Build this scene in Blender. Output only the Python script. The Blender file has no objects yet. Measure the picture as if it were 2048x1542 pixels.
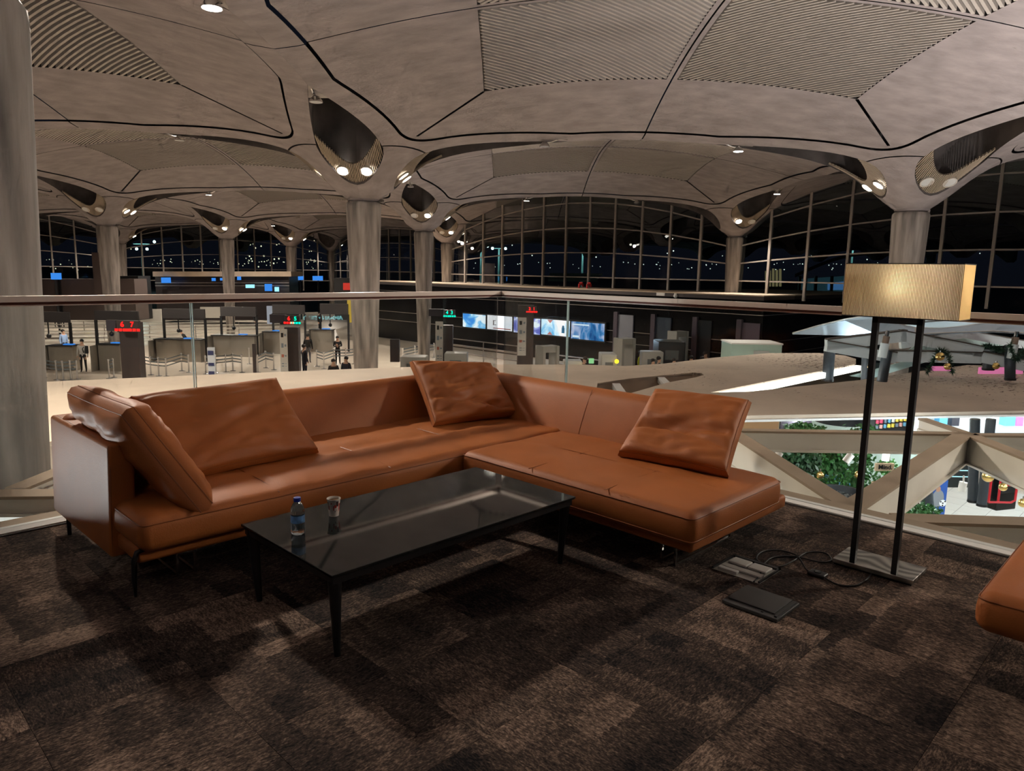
import bpy, bmesh, math, random
from mathutils import Vector, Matrix, noise as mnoise
from mathutils.geometry import delaunay_2d_cdt
R = random.Random(11)
sc = bpy.context.scene
COL = sc.collection
pi = math.pi

# ------------------------------------------------------------------ camera, world, exposure, large lights
CAM_F, PITCH, ROLL, YAW, EYE = 1440.0, math.radians(9.05), math.radians(-0.99), math.radians(45.4), 1.45
CA, SA = math.cos(YAW), math.sin(YAW)

def lvl2world(x, y, z):
    return Vector((x * CA + y * SA, -x * SA + y * CA, z))

def camvec(xr, yc, zr):
    x = xr * math.cos(ROLL) + zr * math.sin(ROLL)
    zc = -xr * math.sin(ROLL) + zr * math.cos(ROLL)
    return lvl2world(x, yc * math.cos(PITCH) + zc * math.sin(PITCH), -yc * math.sin(PITCH) + zc * math.cos(PITCH))

cam_data = bpy.data.cameras.new('camera')
cam_data.sensor_width = 36.0
cam_data.lens = CAM_F * 36.0 / 2048.0
cam_data.clip_start = 0.05
cam_data.clip_end = 3000
cam = bpy.data.objects.new('camera', cam_data)
rx, up, fw = camvec(1, 0, 0), camvec(0, 0, 1), camvec(0, 1, 0)
cam.matrix_world = Matrix(((rx.x, up.x, -fw.x, 0), (rx.y, up.y, -fw.y, 0), (rx.z, up.z, -fw.z, EYE), (0, 0, 0, 1)))
COL.objects.link(cam)
sc.camera = cam

world = bpy.data.worlds.new('night')
sc.world = world
world.use_nodes = True
world.node_tree.nodes['Background'].inputs['Color'].default_value = (0.30, 0.36, 0.60, 1)
world.node_tree.nodes['Background'].inputs['Strength'].default_value = 0.012
sc.view_settings.view_transform = 'Standard'
sc.view_settings.look = 'None'
sc.view_settings.gamma = 1.0
sc.view_settings.use_curve_mapping = False
sc.view_settings.exposure = 0.0
sc.cycles.use_denoising = True
sc.cycles.max_bounces = 5
sc.cycles.diffuse_bounces = 2
sc.cycles.glossy_bounces = 3
sc.cycles.transmission_bounces = 6
sc.cycles.use_adaptive_sampling = True
sc.cycles.adaptive_threshold = 0.12
sc.cycles.adaptive_min_samples = 10
sc.cycles.sample_clamp_indirect = 6.0
sc.cycles.caustics_reflective = False
sc.cycles.caustics_refractive = False

def light(kind, name, loc, energy, color=(1, .9, .78), target=None, size=.1, **kw):
    d = bpy.data.lights.new(name, kind)
    d.energy = energy
    d.color = color
    if kind in ('POINT', 'SPOT'):
        d.shadow_soft_size = size
    if kind == 'AREA':
        d.shape = 'RECTANGLE'
        d.size = size if not isinstance(size, tuple) else size[0]
        d.size_y = size if not isinstance(size, tuple) else size[1]
    for k, v in kw.items():
        setattr(d, k, v)
    o = bpy.data.objects.new(name, d)
    o.location = loc
    if target is not None:
        dv = Vector(target) - Vector(loc)
        o.rotation_euler = dv.to_track_quat('-Z', 'Y').to_euler()
    COL.objects.link(o)
    return o

WARM = (1.0, 0.87, 0.74)
COOL = (0.86, 0.95, 1.0)
HF = -4.3            # level of the check-in hall floor and of the shops
# unseen wide spots aimed up, added without fixtures to brighten the vaults
for n_, (x_, y_, z_, e_, sz_) in enumerate([
        (24, 24, -3.2, 500, 2.5),
        (12, -3, -2.6, 5200, 3.0), (20, 0, -2.6, 3600, 3.0), (-5, 9, -2.6, 2600, 3.0), (-6, 22, -3.2, 900, 2.5),
        (-6, -6, .3, 1700, 3.0)]):
    light('SPOT', 'vault_fill_spot', (x_, y_, z_), e_ * 1.0, (1, .93, .89), (x_ + .01, y_, 50), size=.25, spot_size=math.radians(150), spot_blend=1.0)
# shop lighting under the canopy, cool white, shining down on the shop floor
light('AREA', 'shop_panel_light', (11, -1, -0.75), 420, COOL, (11, -1, -9), size=(9, 5))
light('AREA', 'shop_panel_light', (21, 1.5, -0.75), 420, COOL, (21, 1.5, -9), size=(7, 5))
light('AREA', 'shop_panel_light', (-2.4, 8.4, -.95), 190, (.9, .97, 1), (.95, 4.0, 0.45), size=(.7, .3))

# ------------------------------------------------------------------ measuring helpers (a sight line cut with a plane of the place)
def ray(px, py):
    return camvec((px - 1024) / CAM_F, 1.0, -(py - 771) / CAM_F)

def atz(px, py, z):
    d = ray(px, py)
    return Vector((0, 0, EYE)) + d * ((z - EYE) / d.z)

def atx(px, py, x):
    d = ray(px, py)
    return Vector((0, 0, EYE)) + d * (x / d.x)

def aty(px, py, y):
    d = ray(px, py)
    return Vector((0, 0, EYE)) + d * (y / d.y)

def atd(px, py, dist):
    d = ray(px, py)
    return Vector((0, 0, EYE)) + d * (dist / (d.x * SA + d.y * CA))

# ------------------------------------------------------------------ object helpers
def tag(o, label=None, cat=None, group=None, kind=None):
    if label: o['label'] = label
    if cat: o['category'] = cat
    if group: o['group'] = group
    if kind: o['kind'] = kind
    return o

def empty(name, loc=(0, 0, 0), rz=0.0, label=None, cat=None, group=None, kind=None, parent=None):
    o = bpy.data.objects.new(name, None)
    o.empty_display_size = .1
    o.location = loc
    o.rotation_euler = (0, 0, rz)
    COL.objects.link(o)
    o.parent = parent
    return tag(o, label, cat, group, kind)

def link_mesh(name, me, mat=None, parent=None):
    o = bpy.data.objects.new(name, me)
    if mat is not None and not me.materials:
        me.materials.append(mat)
    COL.objects.link(o)
    o.parent = parent
    return o

def copy_tree(o, parent=None):
    c = o.copy()
    COL.objects.link(c)
    c.parent = parent
    for ch in o.children:
        copy_tree(ch, c)
    return c

class MB:
    def __init__(s):
        s.v, s.f = [], []
    def add(s, vs, fs):
        b = len(s.v)
        s.v += [tuple(p) for p in vs]
        s.f += [tuple(b + i for i in f) for f in fs]
        return s
    def box(s, p0, p1):
        (x0, y0, z0), (x1, y1, z1) = p0, p1
        return s.add([(x0, y0, z0), (x1, y0, z0), (x1, y1, z0), (x0, y1, z0), (x0, y0, z1), (x1, y0, z1), (x1, y1, z1), (x0, y1, z1)],
                     [(0, 3, 2, 1), (4, 5, 6, 7), (0, 1, 5, 4), (1, 2, 6, 5), (2, 3, 7, 6), (3, 0, 4, 7)])
    def cbox(s, c, d, rz=0.0):
        cx, cy, cz = c
        co, si = math.cos(rz), math.sin(rz)
        vs = []
        for z in (-.5, .5):
            for x, y in ((-.5, -.5), (.5, -.5), (.5, .5), (-.5, .5)):
                X, Y = x * d[0], y * d[1]
                vs.append((cx + X * co - Y * si, cy + X * si + Y * co, cz + z * d[2]))
        return s.add(vs, [(0, 3, 2, 1), (4, 5, 6, 7), (0, 1, 5, 4), (1, 2, 6, 5), (2, 3, 7, 6), (3, 0, 4, 7)])
    def bar(s, a, b, w, h, upv=(0, 0, 1)):
        a, b = Vector(a), Vector(b)
        d = (b - a).normalized()
        sd = d.cross(Vector(upv))
        if sd.length < 1e-5:
            sd = d.cross(Vector((1, 0, 0)))
        sd.normalize()
        u = sd.cross(d)
        vs = []
        for p in (a, b):
            for i, j in ((-.5, -.5), (.5, -.5), (.5, .5), (-.5, .5)):
                vs.append(p + sd * (w * i) + u * (h * j))
        return s.add(vs, [(0, 1, 2, 3), (4, 7, 6, 5), (0, 4, 5, 1), (1, 5, 6, 2), (2, 6, 7, 3), (3, 7, 4, 0)])
    def tube(s, path, r, n=8, cap=True):
        path = [Vector(p) for p in path]
        rs = r if isinstance(r, (list, tuple)) else [r] * len(path)
        vs, fs = [], []
        ref = None
        for i, p in enumerate(path):
            t = (path[min(i + 1, len(path) - 1)] - path[max(i - 1, 0)]).normalized()
            if ref is None:
                ref = Vector((0, 0, 1)) if abs(t.z) < .9 else Vector((1, 0, 0))
            a = (ref - t * ref.dot(t)).normalized()
            ref = a
            b = t.cross(a)
            for k in range(n):
                an = 2 * pi * k / n
                vs.append(p + (a * math.cos(an) + b * math.sin(an)) * rs[i])
        for i in range(len(path) - 1):
            for k in range(n):
                k2 = (k + 1) % n
                fs.append((i * n + k, i * n + k2, (i + 1) * n + k2, (i + 1) * n + k))
        if cap:
            fs.append(tuple(range(n - 1, -1, -1)))
            fs.append(tuple((len(path) - 1) * n + k for k in range(n)))
        return s.add(vs, fs)
    def lathe(s, prof, n=24, c=(0, 0, 0), caps=True):
        vs, fs = [], []
        for r, z in prof:
            for k in range(n):
                an = 2 * pi * k / n
                vs.append((c[0] + r * math.cos(an), c[1] + r * math.sin(an), c[2] + z))
        for i in range(len(prof) - 1):
            for k in range(n):
                k2 = (k + 1) % n
                fs.append((i * n + k, i * n + k2, (i + 1) * n + k2, (i + 1) * n + k))
        if caps and prof[0][0] > 1e-6: fs.append(tuple(range(n - 1, -1, -1)))
        if caps and prof[-1][0] > 1e-6: fs.append(tuple((len(prof) - 1) * n + k for k in range(n)))
        return s.add(vs, fs)
    def prism(s, poly, z0, z1):
        n = len(poly)
        ar = sum(poly[i][0] * poly[(i + 1) % n][1] - poly[(i + 1) % n][0] * poly[i][1] for i in range(n))
        if ar < 0: poly = poly[::-1]
        vs = [(p[0], p[1], z0) for p in poly] + [(p[0], p[1], z1) for p in poly]
        return s.add(vs, [tuple(range(n - 1, -1, -1)), tuple(range(n, 2 * n))] + [(i, (i + 1) % n, n + (i + 1) % n, n + i) for i in range(n)])
    def quad(s, *p):
        return s.add(p, [tuple(range(len(p)))])
    def ball(s, c, r, n=10, m=6, sq=(1, 1, 1)):
        vs, fs = [], []
        for i in range(m + 1):
            t = pi * i / m
            for k in range(n):
                an = 2 * pi * k / n
                vs.append((c[0] + r * sq[0] * math.sin(t) * math.cos(an), c[1] + r * sq[1] * math.sin(t) * math.sin(an), c[2] + r * sq[2] * math.cos(t)))
        for i in range(m):
            for k in range(n):
                k2 = (k + 1) % n
                fs.append((i * n + k, (i + 1) * n + k, (i + 1) * n + k2, i * n + k2))
        return s.add(vs, fs)
    def mesh(s, name, mat, smooth=False):
        me = bpy.data.meshes.new(name)
        me.from_pydata(s.v, [], s.f)
        if mat is not None: me.materials.append(mat)
        if smooth:
            me.polygons.foreach_set('use_smooth', [True] * len(me.polygons))
            if smooth != 'all':
                me.set_sharp_from_angle(angle=math.radians(smooth if smooth is not True else 40))
        me.update()
        return me
    def build(s, name, mat, parent=None, smooth=False):
        return link_mesh(name, s.mesh(name, mat, smooth), None, parent)

def rbox(sx, sy, sz, r, n=(6, 6, 3), fn=None):
    """rounded box centred on the origin, welded grid, fn displaces a point"""
    def lines(h, r, k):
        inner = [(-h + r) + (2 * h - 2 * r) * i / k for i in range(k + 1)]
        e = [0, .35, .7]
        return [-h + r * t for t in e] + inner + [h - r * t for t in e[::-1]]
    hx, hy, hz = sx / 2, sy / 2, sz / 2
    r = min(r, hx * .98, hy * .98, hz * .98)
    X, Y, Z = lines(hx, r, n[0]), lines(hy, r, n[1]), lines(hz, r, n[2])
    idx, vs, fs = {}, [], []
    def vid(i, j, k):
        key = (i, j, k)
        if key not in idx:
            p = Vector((X[i], Y[j], Z[k]))
            q = Vector((max(-hx + r, min(hx - r, p.x)), max(-hy + r, min(hy - r, p.y)), max(-hz + r, min(hz - r, p.z))))
            d = p - q
            if d.length > 1e-9:
                p = q + d.normalized() * r
            if fn: p = fn(p)
            idx[key] = len(vs)
            vs.append(tuple(p))
        return idx[key]
    a, b, c = len(X) - 1, len(Y) - 1, len(Z) - 1
    for i in range(a):
        for j in range(b):
            fs.append((vid(i, j, 0), vid(i, j + 1, 0), vid(i + 1, j + 1, 0), vid(i + 1, j, 0)))
            fs.append((vid(i, j, c), vid(i + 1, j, c), vid(i + 1, j + 1, c), vid(i, j + 1, c)))
    for i in range(a):
        for k in range(c):
            fs.append((vid(i, 0, k), vid(i + 1, 0, k), vid(i + 1, 0, k + 1), vid(i, 0, k + 1)))
            fs.append((vid(i, b, k), vid(i, b, k + 1), vid(i + 1, b, k + 1), vid(i + 1, b, k)))
    for j in range(b):
        for k in range(c):
            fs.append((vid(0, j, k), vid(0, j, k + 1), vid(0, j + 1, k + 1), vid(0, j + 1, k)))
            fs.append((vid(a, j, k), vid(a, j + 1, k), vid(a, j + 1, k + 1), vid(a, j, k + 1)))
    m = MB()
    m.v, m.f = vs, fs
    return m

def shift(m, d):
    m.v = [(p[0] + d[0], p[1] + d[1], p[2] + d[2]) for p in m.v]
    return m

# ------------------------------------------------------------------ materials
MATS = {}
def mat(name, col=(.5, .5, .5), rough=.5, metal=0.0, var=None, bump=None, emit=None, coat=0.0, trans=0.0, ior=1.45, alpha=1.0, spec=None, coords='Object', stretch=(1, 1, 1), objrand=0.0):
    """principled material; var=(scale, amount, detail) mottles the colour, bump=(scale, strength, distance)"""
    if name in MATS: return MATS[name]
    m = bpy.data.materials.new(name)
    m.use_nodes = True
    nt = m.node_tree
    b = nt.nodes['Principled BSDF']
    b.inputs['Base Color'].default_value = (*col, 1)
    b.inputs['Roughness'].default_value = rough
    b.inputs['Metallic'].default_value = metal
    b.inputs['IOR'].default_value = ior
    b.inputs['Coat Weight'].default_value = coat
    b.inputs['Transmission Weight'].default_value = trans
    b.inputs['Alpha'].default_value = alpha
    if spec is not None: b.inputs['Specular IOR Level'].default_value = spec
    if emit:
        b.inputs['Emission Color'].default_value = (*emit[0], 1)
        b.inputs['Emission Strength'].default_value = emit[1]
    tc = mp = None
    if var or bump:
        tc = nt.nodes.new('ShaderNodeTexCoord')
        mp = nt.nodes.new('ShaderNodeMapping')
        mp.inputs['Scale'].default_value = stretch
        nt.links.new(tc.outputs[coords], mp.inputs['Vector'])
    if var:
        nz = nt.nodes.new('ShaderNodeTexNoise')
        nz.inputs['Scale'].default_value = var[0]
        nz.inputs['Detail'].default_value = var[2] if len(var) > 2 else 6
        nt.links.new(mp.outputs[0], nz.inputs['Vector'])
        mr = nt.nodes.new('ShaderNodeMapRange')
        mr.inputs['From Min'].default_value = .3
        mr.inputs['From Max'].default_value = .7
        mr.inputs['To Min'].default_value = 1 - var[1]
        mr.inputs['To Max'].default_value = 1 + var[1]
        nt.links.new(nz.outputs['Fac'], mr.inputs['Value'])
        vm = nt.nodes.new('ShaderNodeVectorMath')
        vm.operation = 'SCALE'
        vm.inputs[0].default_value = col
        nt.links.new(mr.outputs[0], vm.inputs['Scale'])
        nt.links.new(vm.outputs[0], b.inputs['Base Color'])
    if bump:
        n2 = nt.nodes.new('ShaderNodeTexNoise')
        n2.inputs['Scale'].default_value = bump[0]
        n2.inputs['Detail'].default_value = 5
        nt.links.new(mp.outputs[0], n2.inputs['Vector'])
        bp = nt.nodes.new('ShaderNodeBump')
        bp.inputs['Strength'].default_value = bump[1]
        bp.inputs['Distance'].default_value = bump[2] if len(bump) > 2 else .01
        nt.links.new(n2.outputs['Fac'], bp.inputs['Height'])
        nt.links.new(bp.outputs[0], b.inputs['Normal'])
    MATS[name] = m
    return m

def emitter(name, col, strength):
    if name in MATS: return MATS[name]
    m = bpy.data.materials.new(name)
    m.use_nodes = True
    nt = m.node_tree
    nt.nodes.clear()
    e = nt.nodes.new('ShaderNodeEmission')
    e.inputs['Color'].default_value = (*col, 1)
    e.inputs['Strength'].default_value = strength
    o = nt.nodes.new('ShaderNodeOutputMaterial')
    nt.links.new(e.outputs[0], o.inputs['Surface'])
    MATS[name] = m
    return m

def pane_glass(name, tint=(1, 1, 1), refl=1.0, rough=0.0):
    """thin clear sheet: transmits straight, reflects by Fresnel"""
    if name in MATS: return MATS[name]
    m = bpy.data.materials.new(name)
    m.use_nodes = True
    nt = m.node_tree
    nt.nodes.clear()
    t = nt.nodes.new('ShaderNodeBsdfTransparent')
    t.inputs['Color'].default_value = (*tint, 1)
    g = nt.nodes.new('ShaderNodeBsdfGlossy')
    g.inputs['Roughness'].default_value = rough
    fr = nt.nodes.new('ShaderNodeFresnel')
    fr.inputs['IOR'].default_value = 1.45
    ml = nt.nodes.new('ShaderNodeMath')
    ml.operation = 'MULTIPLY'
    ml.inputs[1].default_value = refl
    nt.links.new(fr.outputs[0], ml.inputs[0])
    mx = nt.nodes.new('ShaderNodeMixShader')
    nt.links.new(ml.outputs[0], mx.inputs[0])
    nt.links.new(t.outputs[0], mx.inputs[1])
    nt.links.new(g.outputs[0], mx.inputs[2])
    o = nt.nodes.new('ShaderNodeOutputMaterial')
    nt.links.new(mx.outputs[0], o.inputs['Surface'])
    MATS[name] = m
    return m

CONC = mat('vault concrete', (.285, .246, .240), .74, var=(2.6, .20, 12), bump=(18, .45, .02), stretch=(1, .5, 1))
CONC_COL = mat('column concrete', (.24, .207, .183), .72, var=(4.5, .55, 10), bump=(12, .4, .015), stretch=(1, 1, .12))
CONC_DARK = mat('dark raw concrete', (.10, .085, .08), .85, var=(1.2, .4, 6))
GROOVE = mat('joint shadow gap', (.01, .009, .009), .9)
SLAT_M = mat('pale ceiling slat', (.40, .355, .315), .6)
COFFER_M = mat('coffer backing', (.035, .030, .028), .9)
BLACK = mat('black powder coat', (.012, .012, .013), .4)
BLACKG = mat('black gloss', (.008, .008, .009), .12)
DARKB = mat('dark brown cladding', (.018, .012, .012), .35, var=(.6, .3, 4))
CHROME = mat('polished chrome', (.75, .74, .72), .16, 1.0)
STEEL = mat('brushed steel', (.42, .38, .35), .3, 1.0)
WHITE = mat('white painted metal', (.82, .81, .78), .5)
CREAM = mat('cream painted steel', (.80, .75, .66), .5, var=(2, .08, 3))
BEIGE = mat('beige plaster slab', (.50, .385, .285), .8, var=(.9, .10, 8))
LEATHER = mat('tan leather', (.41, .125, .029), .54, var=(3.0, .10, 4), bump=(160, .22, .0035), spec=.45)
LEATHER_SEAM = mat('leather piping', (.30, .09, .022), .45)
# ------------------------------------------------------------------ vaulted concrete ceiling on an 18 m column grid
TH = math.radians(45.45)
SPAN, ZS = 18.0, 3.71
C1 = Vector((13.69, 20.44))
GI = Vector((math.cos(TH), math.sin(TH))) * SPAN
GJ = Vector((math.sin(TH), -math.cos(TH))) * SPAN
def grid(i, j):
    return C1 + GI * i + GJ * j

def hz(p, q):
    P, Q = math.sqrt((p / SPAN) ** 2 + .018 ** 2), math.sqrt((q / SPAN) ** 2 + .018 ** 2)
    A = lambda x: 1.32 * (1 - 2 * min(x, .5)) ** 2
    return 6.93 - A(P) - A(Q) - 1.0 * math.exp(-(p * p + q * q) / (SPAN * .088) ** 2)

def eye_w(r):
    if r <= 1.0 or r >= 6.6: return 0.0
    if r < 2.0: return .98 * math.sqrt(max(0, 1 - ((2.0 - r) / 1.0) ** 2))
    return .98 * (1 - ((r - 2.0) / 4.6) ** 1.22)

EYE_R = [1.0 + 1.0 * (1 - math.cos(pi / 2 * k / 7)) for k in range(8)] + [2.0 + 4.6 * k / 12 for k in range(1, 13)]
EYE_PTS = [(r, eye_w(r)) for r in EYE_R]
GR = []
for k in range(15):
    p = 9.0 - (9.0 - 2.5) * k / 14
    GR.append((p, eye_w(p) + .62))
def bez(a, b, c, t): return ((1 - t) ** 2 * a[0] + 2 * t * (1 - t) * b[0] + t * t * c[0], (1 - t) ** 2 * a[1] + 2 * t * (1 - t) * b[1] + t * t * c[1])
a0 = GR[-1]
for k in range(1, 9):
    GR.append(bez(a0, (1.72, 1.72), (a0[1], a0[0]), k / 9))
GR += [(q, p) for (p, q) in GR[:15][::-1]]
CO0, CO1 = 4.0, 8.86
LIFT = .03        # the vault panels sit a little higher than the beam soffits

def offset(pl, d):
    out = []
    for i, p in enumerate(pl):
        a, b = pl[max(i - 1, 0)], pl[min(i + 1, len(pl) - 1)]
        t = Vector((b[0] - a[0], b[1] - a[1])).normalized()
        out.append((p[0] - t.y * d, p[1] + t.x * d))
    return out

def seg_dist(x, y, pl):
    best = 9
    for a, b in zip(pl, pl[1:]):
        dx, dy = b[0] - a[0], b[1] - a[1]
        t = max(0, min(1, ((x - a[0]) * dx + (y - a[1]) * dy) / (dx * dx + dy * dy + 1e-12)))
        best = min(best, math.hypot(x - a[0] - t * dx, y - a[1] - t * dy))
    return best

def vault_quarter():
    vs, es = [], []
    def poly(pl):
        b = len(vs)
        for p in pl: vs.append(Vector((min(max(p[0], 0), 9), min(max(p[1], 0), 9))))
        for i in range(len(pl) - 1): es.append((b + i, b + i + 1))
    GW = .030
    poly(offset(GR, GW)); poly(offset(GR, -GW))
    di = 1.98
    poly([(di + .03, di - .03), (CO0 + .03, CO0 - .03)]); poly([(di - .03, di + .03), (CO0 - .03, CO0 + .03)])
    poly(EYE_PTS); poly([(q, p) for p, q in EYE_PTS])
    poly([(.5 * math.cos(a), .5 * math.sin(a)) for a in [pi / 2 * k / 10 for k in range(11)]])
    n = 12
    ed = [CO0 + (CO1 - CO0) * k / n for k in range(n + 1)]
    poly([(CO0, e) for e in ed]); poly([(CO1, e) for e in ed]); poly([(e, CO0) for e in ed]); poly([(e, CO1) for e in ed])
    fine = [9 * k / 20 for k in range(21)]
    poly([(8.978, f) for f in fine]); poly([(f, 8.978) for f in fine])
    poly([(9, f) for f in fine]); poly([(f, 9) for f in fine])
    poly([(0, f) for f in fine]); poly([(f, 0) for f in fine])
    for r in (2.30, 2.345):
        poly([(r * math.cos(pi / 2 * k / 16), r * math.sin(pi / 2 * k / 16)) for k in range(17)])
    for r in (.62, .8, 1.0, 1.25, 1.6, 2.0):
        for k in range(9):
            a = pi / 2 * k / 8
            p = (r * math.cos(a), r * math.sin(a))
            if seg_dist(*p, GR) > .12 and seg_dist(*p, EYE_PTS) > .1 and seg_dist(p[1], p[0], EYE_PTS) > .1: vs.append(Vector(p))
    for i in range(1, 20):
        for j in range(1, 20):
            p = (9 * i / 20, 9 * j / 20)
            if math.hypot(*p) < 2.5: continue
            if seg_dist(*p, GR) < .16 or seg_dist(*p, EYE_PTS) < .13 or seg_dist(p[1], p[0], EYE_PTS) < .13: continue
            if abs(p[0] - p[1]) < .1 and p[0] < CO0 + .1: continue
            if CO0 - .12 < p[0] and CO0 - .12 < p[1]: continue
            vs.append(Vector(p))
    ov, oe, of, *_ = delaunay_2d_cdt(vs, es, [], 0, 1e-4)
    def keep(x, y):
        if math.hypot(x, y) < .5: return False
        if x > 8.978 or y > 8.978: return False
        if CO0 < x < CO1 and CO0 < y < CO1: return False
        if y < eye_w(x) or x < eye_w(y): return False
        if abs(x - y) < .059 and di < (x + y) / 2 < CO0: return False
        if seg_dist(x, y, GR) < GW * .98: return False
        if 2.30 < math.hypot(x, y) < 2.345 and min(x, y) < 1.6: return False
        return True
    faces = []
    for f in of:
        x = sum(ov[i].x for i in f) / len(f); y = sum(ov[i].y for i in f) / len(f)
        if keep(x, y): faces.append(tuple(f))
    ring = [p for p in GR] + [(0, 9.01), (9.01, 9.01), (9.01, 0)]
    def panel_side(x, y):
        c = False
        pl = GR + [(GR[-1][0], 9.5), (9.5, 9.5), (9.5, GR[0][1])]
        for (x1, y1), (x2, y2) in zip(pl, pl[1:] + pl[:1]):
            if (y1 > y) != (y2 > y) and x < (x2 - x1) * (y - y1) / (y2 - y1) + x1: c = not c
        return c
    pts = [(v.x, v.y, hz(v.x, v.y) + (LIFT if panel_side(v.x, v.y) else 0)) for v in ov]
    return pts, faces

def vault_meshes():
    pts, faces = vault_quarter()
    shell, eyes, cof = MB(), MB(), MB()
    for sx, sy in ((1, 1), (-1, 1), (-1, -1), (1, -1)):
        T = lambda p, q, z: (sx * (9 - p), sy * (9 - q), z)
        fl = sx * sy > 0
        sh = [T(*p) for p in pts]
        # underside faces look down
        fs = []
        for f in faces:
            a, b, c = [Vector(sh[i]) for i in f[:3]]
            n = (b - a).cross(c - a)
            fs.append(f if n.z < 0 else tuple(reversed(f)))
        shell.add(sh, fs)
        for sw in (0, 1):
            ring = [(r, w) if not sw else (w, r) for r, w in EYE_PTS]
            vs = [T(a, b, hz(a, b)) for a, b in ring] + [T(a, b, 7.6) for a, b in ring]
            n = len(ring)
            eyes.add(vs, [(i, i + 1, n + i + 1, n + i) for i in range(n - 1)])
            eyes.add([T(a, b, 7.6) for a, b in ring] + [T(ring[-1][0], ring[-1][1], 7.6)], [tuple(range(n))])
        m = 10
        g = [CO0 + (CO1 - CO0) * k / m for k in range(m + 1)]
        vs = [T(a, b, hz(a, b) + .3) for a in g for b in g]
        cof.add(vs, [(i * (m + 1) + j, i * (m + 1) + j + 1, (i + 1) * (m + 1) + j + 1, (i + 1) * (m + 1) + j) for i in range(m) for j in range(m)])
        for line in ([(CO0, b) for b in g], [(CO1, b) for b in g], [(a, CO0) for a in g], [(a, CO1) for a in g]):
            vs = [T(a, b, hz(a, b) + LIFT) for a, b in line] + [T(a, b, hz(a, b) + .3) for a, b in line]
            cof.add(vs, [(i, i + 1, m + 2 + i, m + 1 + i) for i in range(m)])
    return shell.mesh('vault_shell', CONC, 'all'), eyes.mesh('eye_lining', CONC_DARK, 30), cof.mesh('coffer', COFFER_M, 'all')

def slat_geo(c, sx, sy):
    """one slat p+q=c of the coffer quadrant"""
    lo, hi = max(CO0 + .03, c - CO1 + .03), min(CO1 - .03, c - CO0 - .03)
    if hi - lo < .06: return None
    n = max(2, int((hi - lo) / .8) + 1)
    vs, fs = [], []
    w = .032 * .7071
    for k in range(n + 1):
        p = lo + (hi - lo) * k / n
        q = c - p
        z = hz(p, q) + LIFT
        for (o, dz) in ((-w, -.015), (w, -.015), (w, .13), (-w, .13)):
            vs.append((sx * (9 - p - o), sy * (9 - q - o), z + dz))
        if k:
            a, b = (k - 1) * 4, k * 4
            for e in range(4):
                fs.append((a + e, a + (e + 1) % 4, b + (e + 1) % 4, b + e))
    fs.append((3, 2, 1, 0)); fs.append((n * 4, n * 4 + 1, n * 4 + 2, n * 4 + 3))
    return MB().add(vs, fs)

SHELL_ME, EYES_ME, COF_ME = vault_meshes()
SLC = [2 * CO0 + .1 + .185 * k for k in range(53)]
def all_slats(quads):
    m = MB()
    for sx, sy in quads:
        for c in SLC:
            g = slat_geo(c, sx, sy)
            if g: m.add(g.v, g.f)
    return m.mesh('slat_field', SLAT_M)
ALLQ = [(1, 1), (-1, 1), (-1, -1), (1, -1)]
SLATS_ALL = all_slats(ALLQ)
ceiling = empty('ceiling', (0, 0, 0), kind='structure', label='rippling vaults of bare concrete over the whole hall', cat='ceiling')
NEAR = {(-1, 0): [(1, 1), (1, -1)], (-1, -1): [(1, 1), (1, -1)]}      # quadrants whose slats the photograph shows one by one
for i in range(-2, 5):
    for j in range(-4, 4):
        c = (grid(i, j) + grid(i + 1, j + 1)) / 2
        dep = c.x * SA + c.y * CA
        lat = c.x * CA - c.y * SA
        if dep < -14 or abs(lat) > dep * .8 + 24: continue
        v = link_mesh('vault_shell', SHELL_ME, None, ceiling)
        v.location = (c.x, c.y, 0)
        v.rotation_euler = (0, 0, TH)
        link_mesh('eye_lining', EYES_ME, None, v)
        link_mesh('coffer', COF_ME, None, v)
        if (i, j) in NEAR:
            near = NEAR[(i, j)]
            for sx, sy in near:
                for cc in SLC:
                    g = slat_geo(cc, sx, sy)
                    if g: g.build('slat', SLAT_M, v)
            o = link_mesh('slat_field', all_slats([q for q in ALLQ if q not in near]), None, v)
        else:
            o = link_mesh('slat_field', SLATS_ALL, None, v)
        o['kind'] = 'stuff'

# ------------------------------------------------------------------ columns
COLS = {(-1, 0): 'at the left edge of the picture, nearest the sofa', (0, 0): 'in the middle, left of the tan corner cushion',
        (1, 0): 'next behind the central column, slightly right of it', (0, 1): 'directly behind the pleated lamp shade',
        (1, 1): 'at the window corner left of the lamp shade', (1, -1): 'large one in the left part of the hall',
        (2, -1): 'between the two left windows, second from the left in the hall', (3, -1): 'far one left of the central column, at the blue screens',
        (4, -1): 'farthest thin one just left of the central column', (2, 0): 'half hidden behind the second central column',
        (3, -2): 'slim one in shade just behind the large left hall column'}
def colr(z): return .455 + .032 * z
COL_ME = MB().lathe([(colr(HF), HF), (colr(-2), -2), (colr(0), 0), (colr(2), 2), (colr(3.4), 3.4), (colr(3.5) - .01, 3.5), (colr(3.5) - .05, 3.56), (.42, 3.575)], 40).mesh('shaft', CONC_COL, 30)
NECK_ME = MB().lathe([(.45, 3.5), (.45, 3.60), (.50, 3.605), (.53, 3.80)], 40).mesh('collar', CONC, 30)
BOX_ME = MB().cbox((.42, -.33, 3.63), (.14, .2, .1), .5).mesh('ring_fixture', STEEL)
for (i, j), d in COLS.items():
    g = grid(i, j)
    if (i, j) == (-1, 0): g = g + Vector((.085, -.085))
    e = empty('concrete_column', (g.x, g.y, 0), 0, 'round tapering concrete column ' + d, 'column')
    link_mesh('shaft', COL_ME, None, e)
    link_mesh('collar', NECK_ME, None, e)
    link_mesh('ring_fixture', BOX_ME, None, e)

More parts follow.
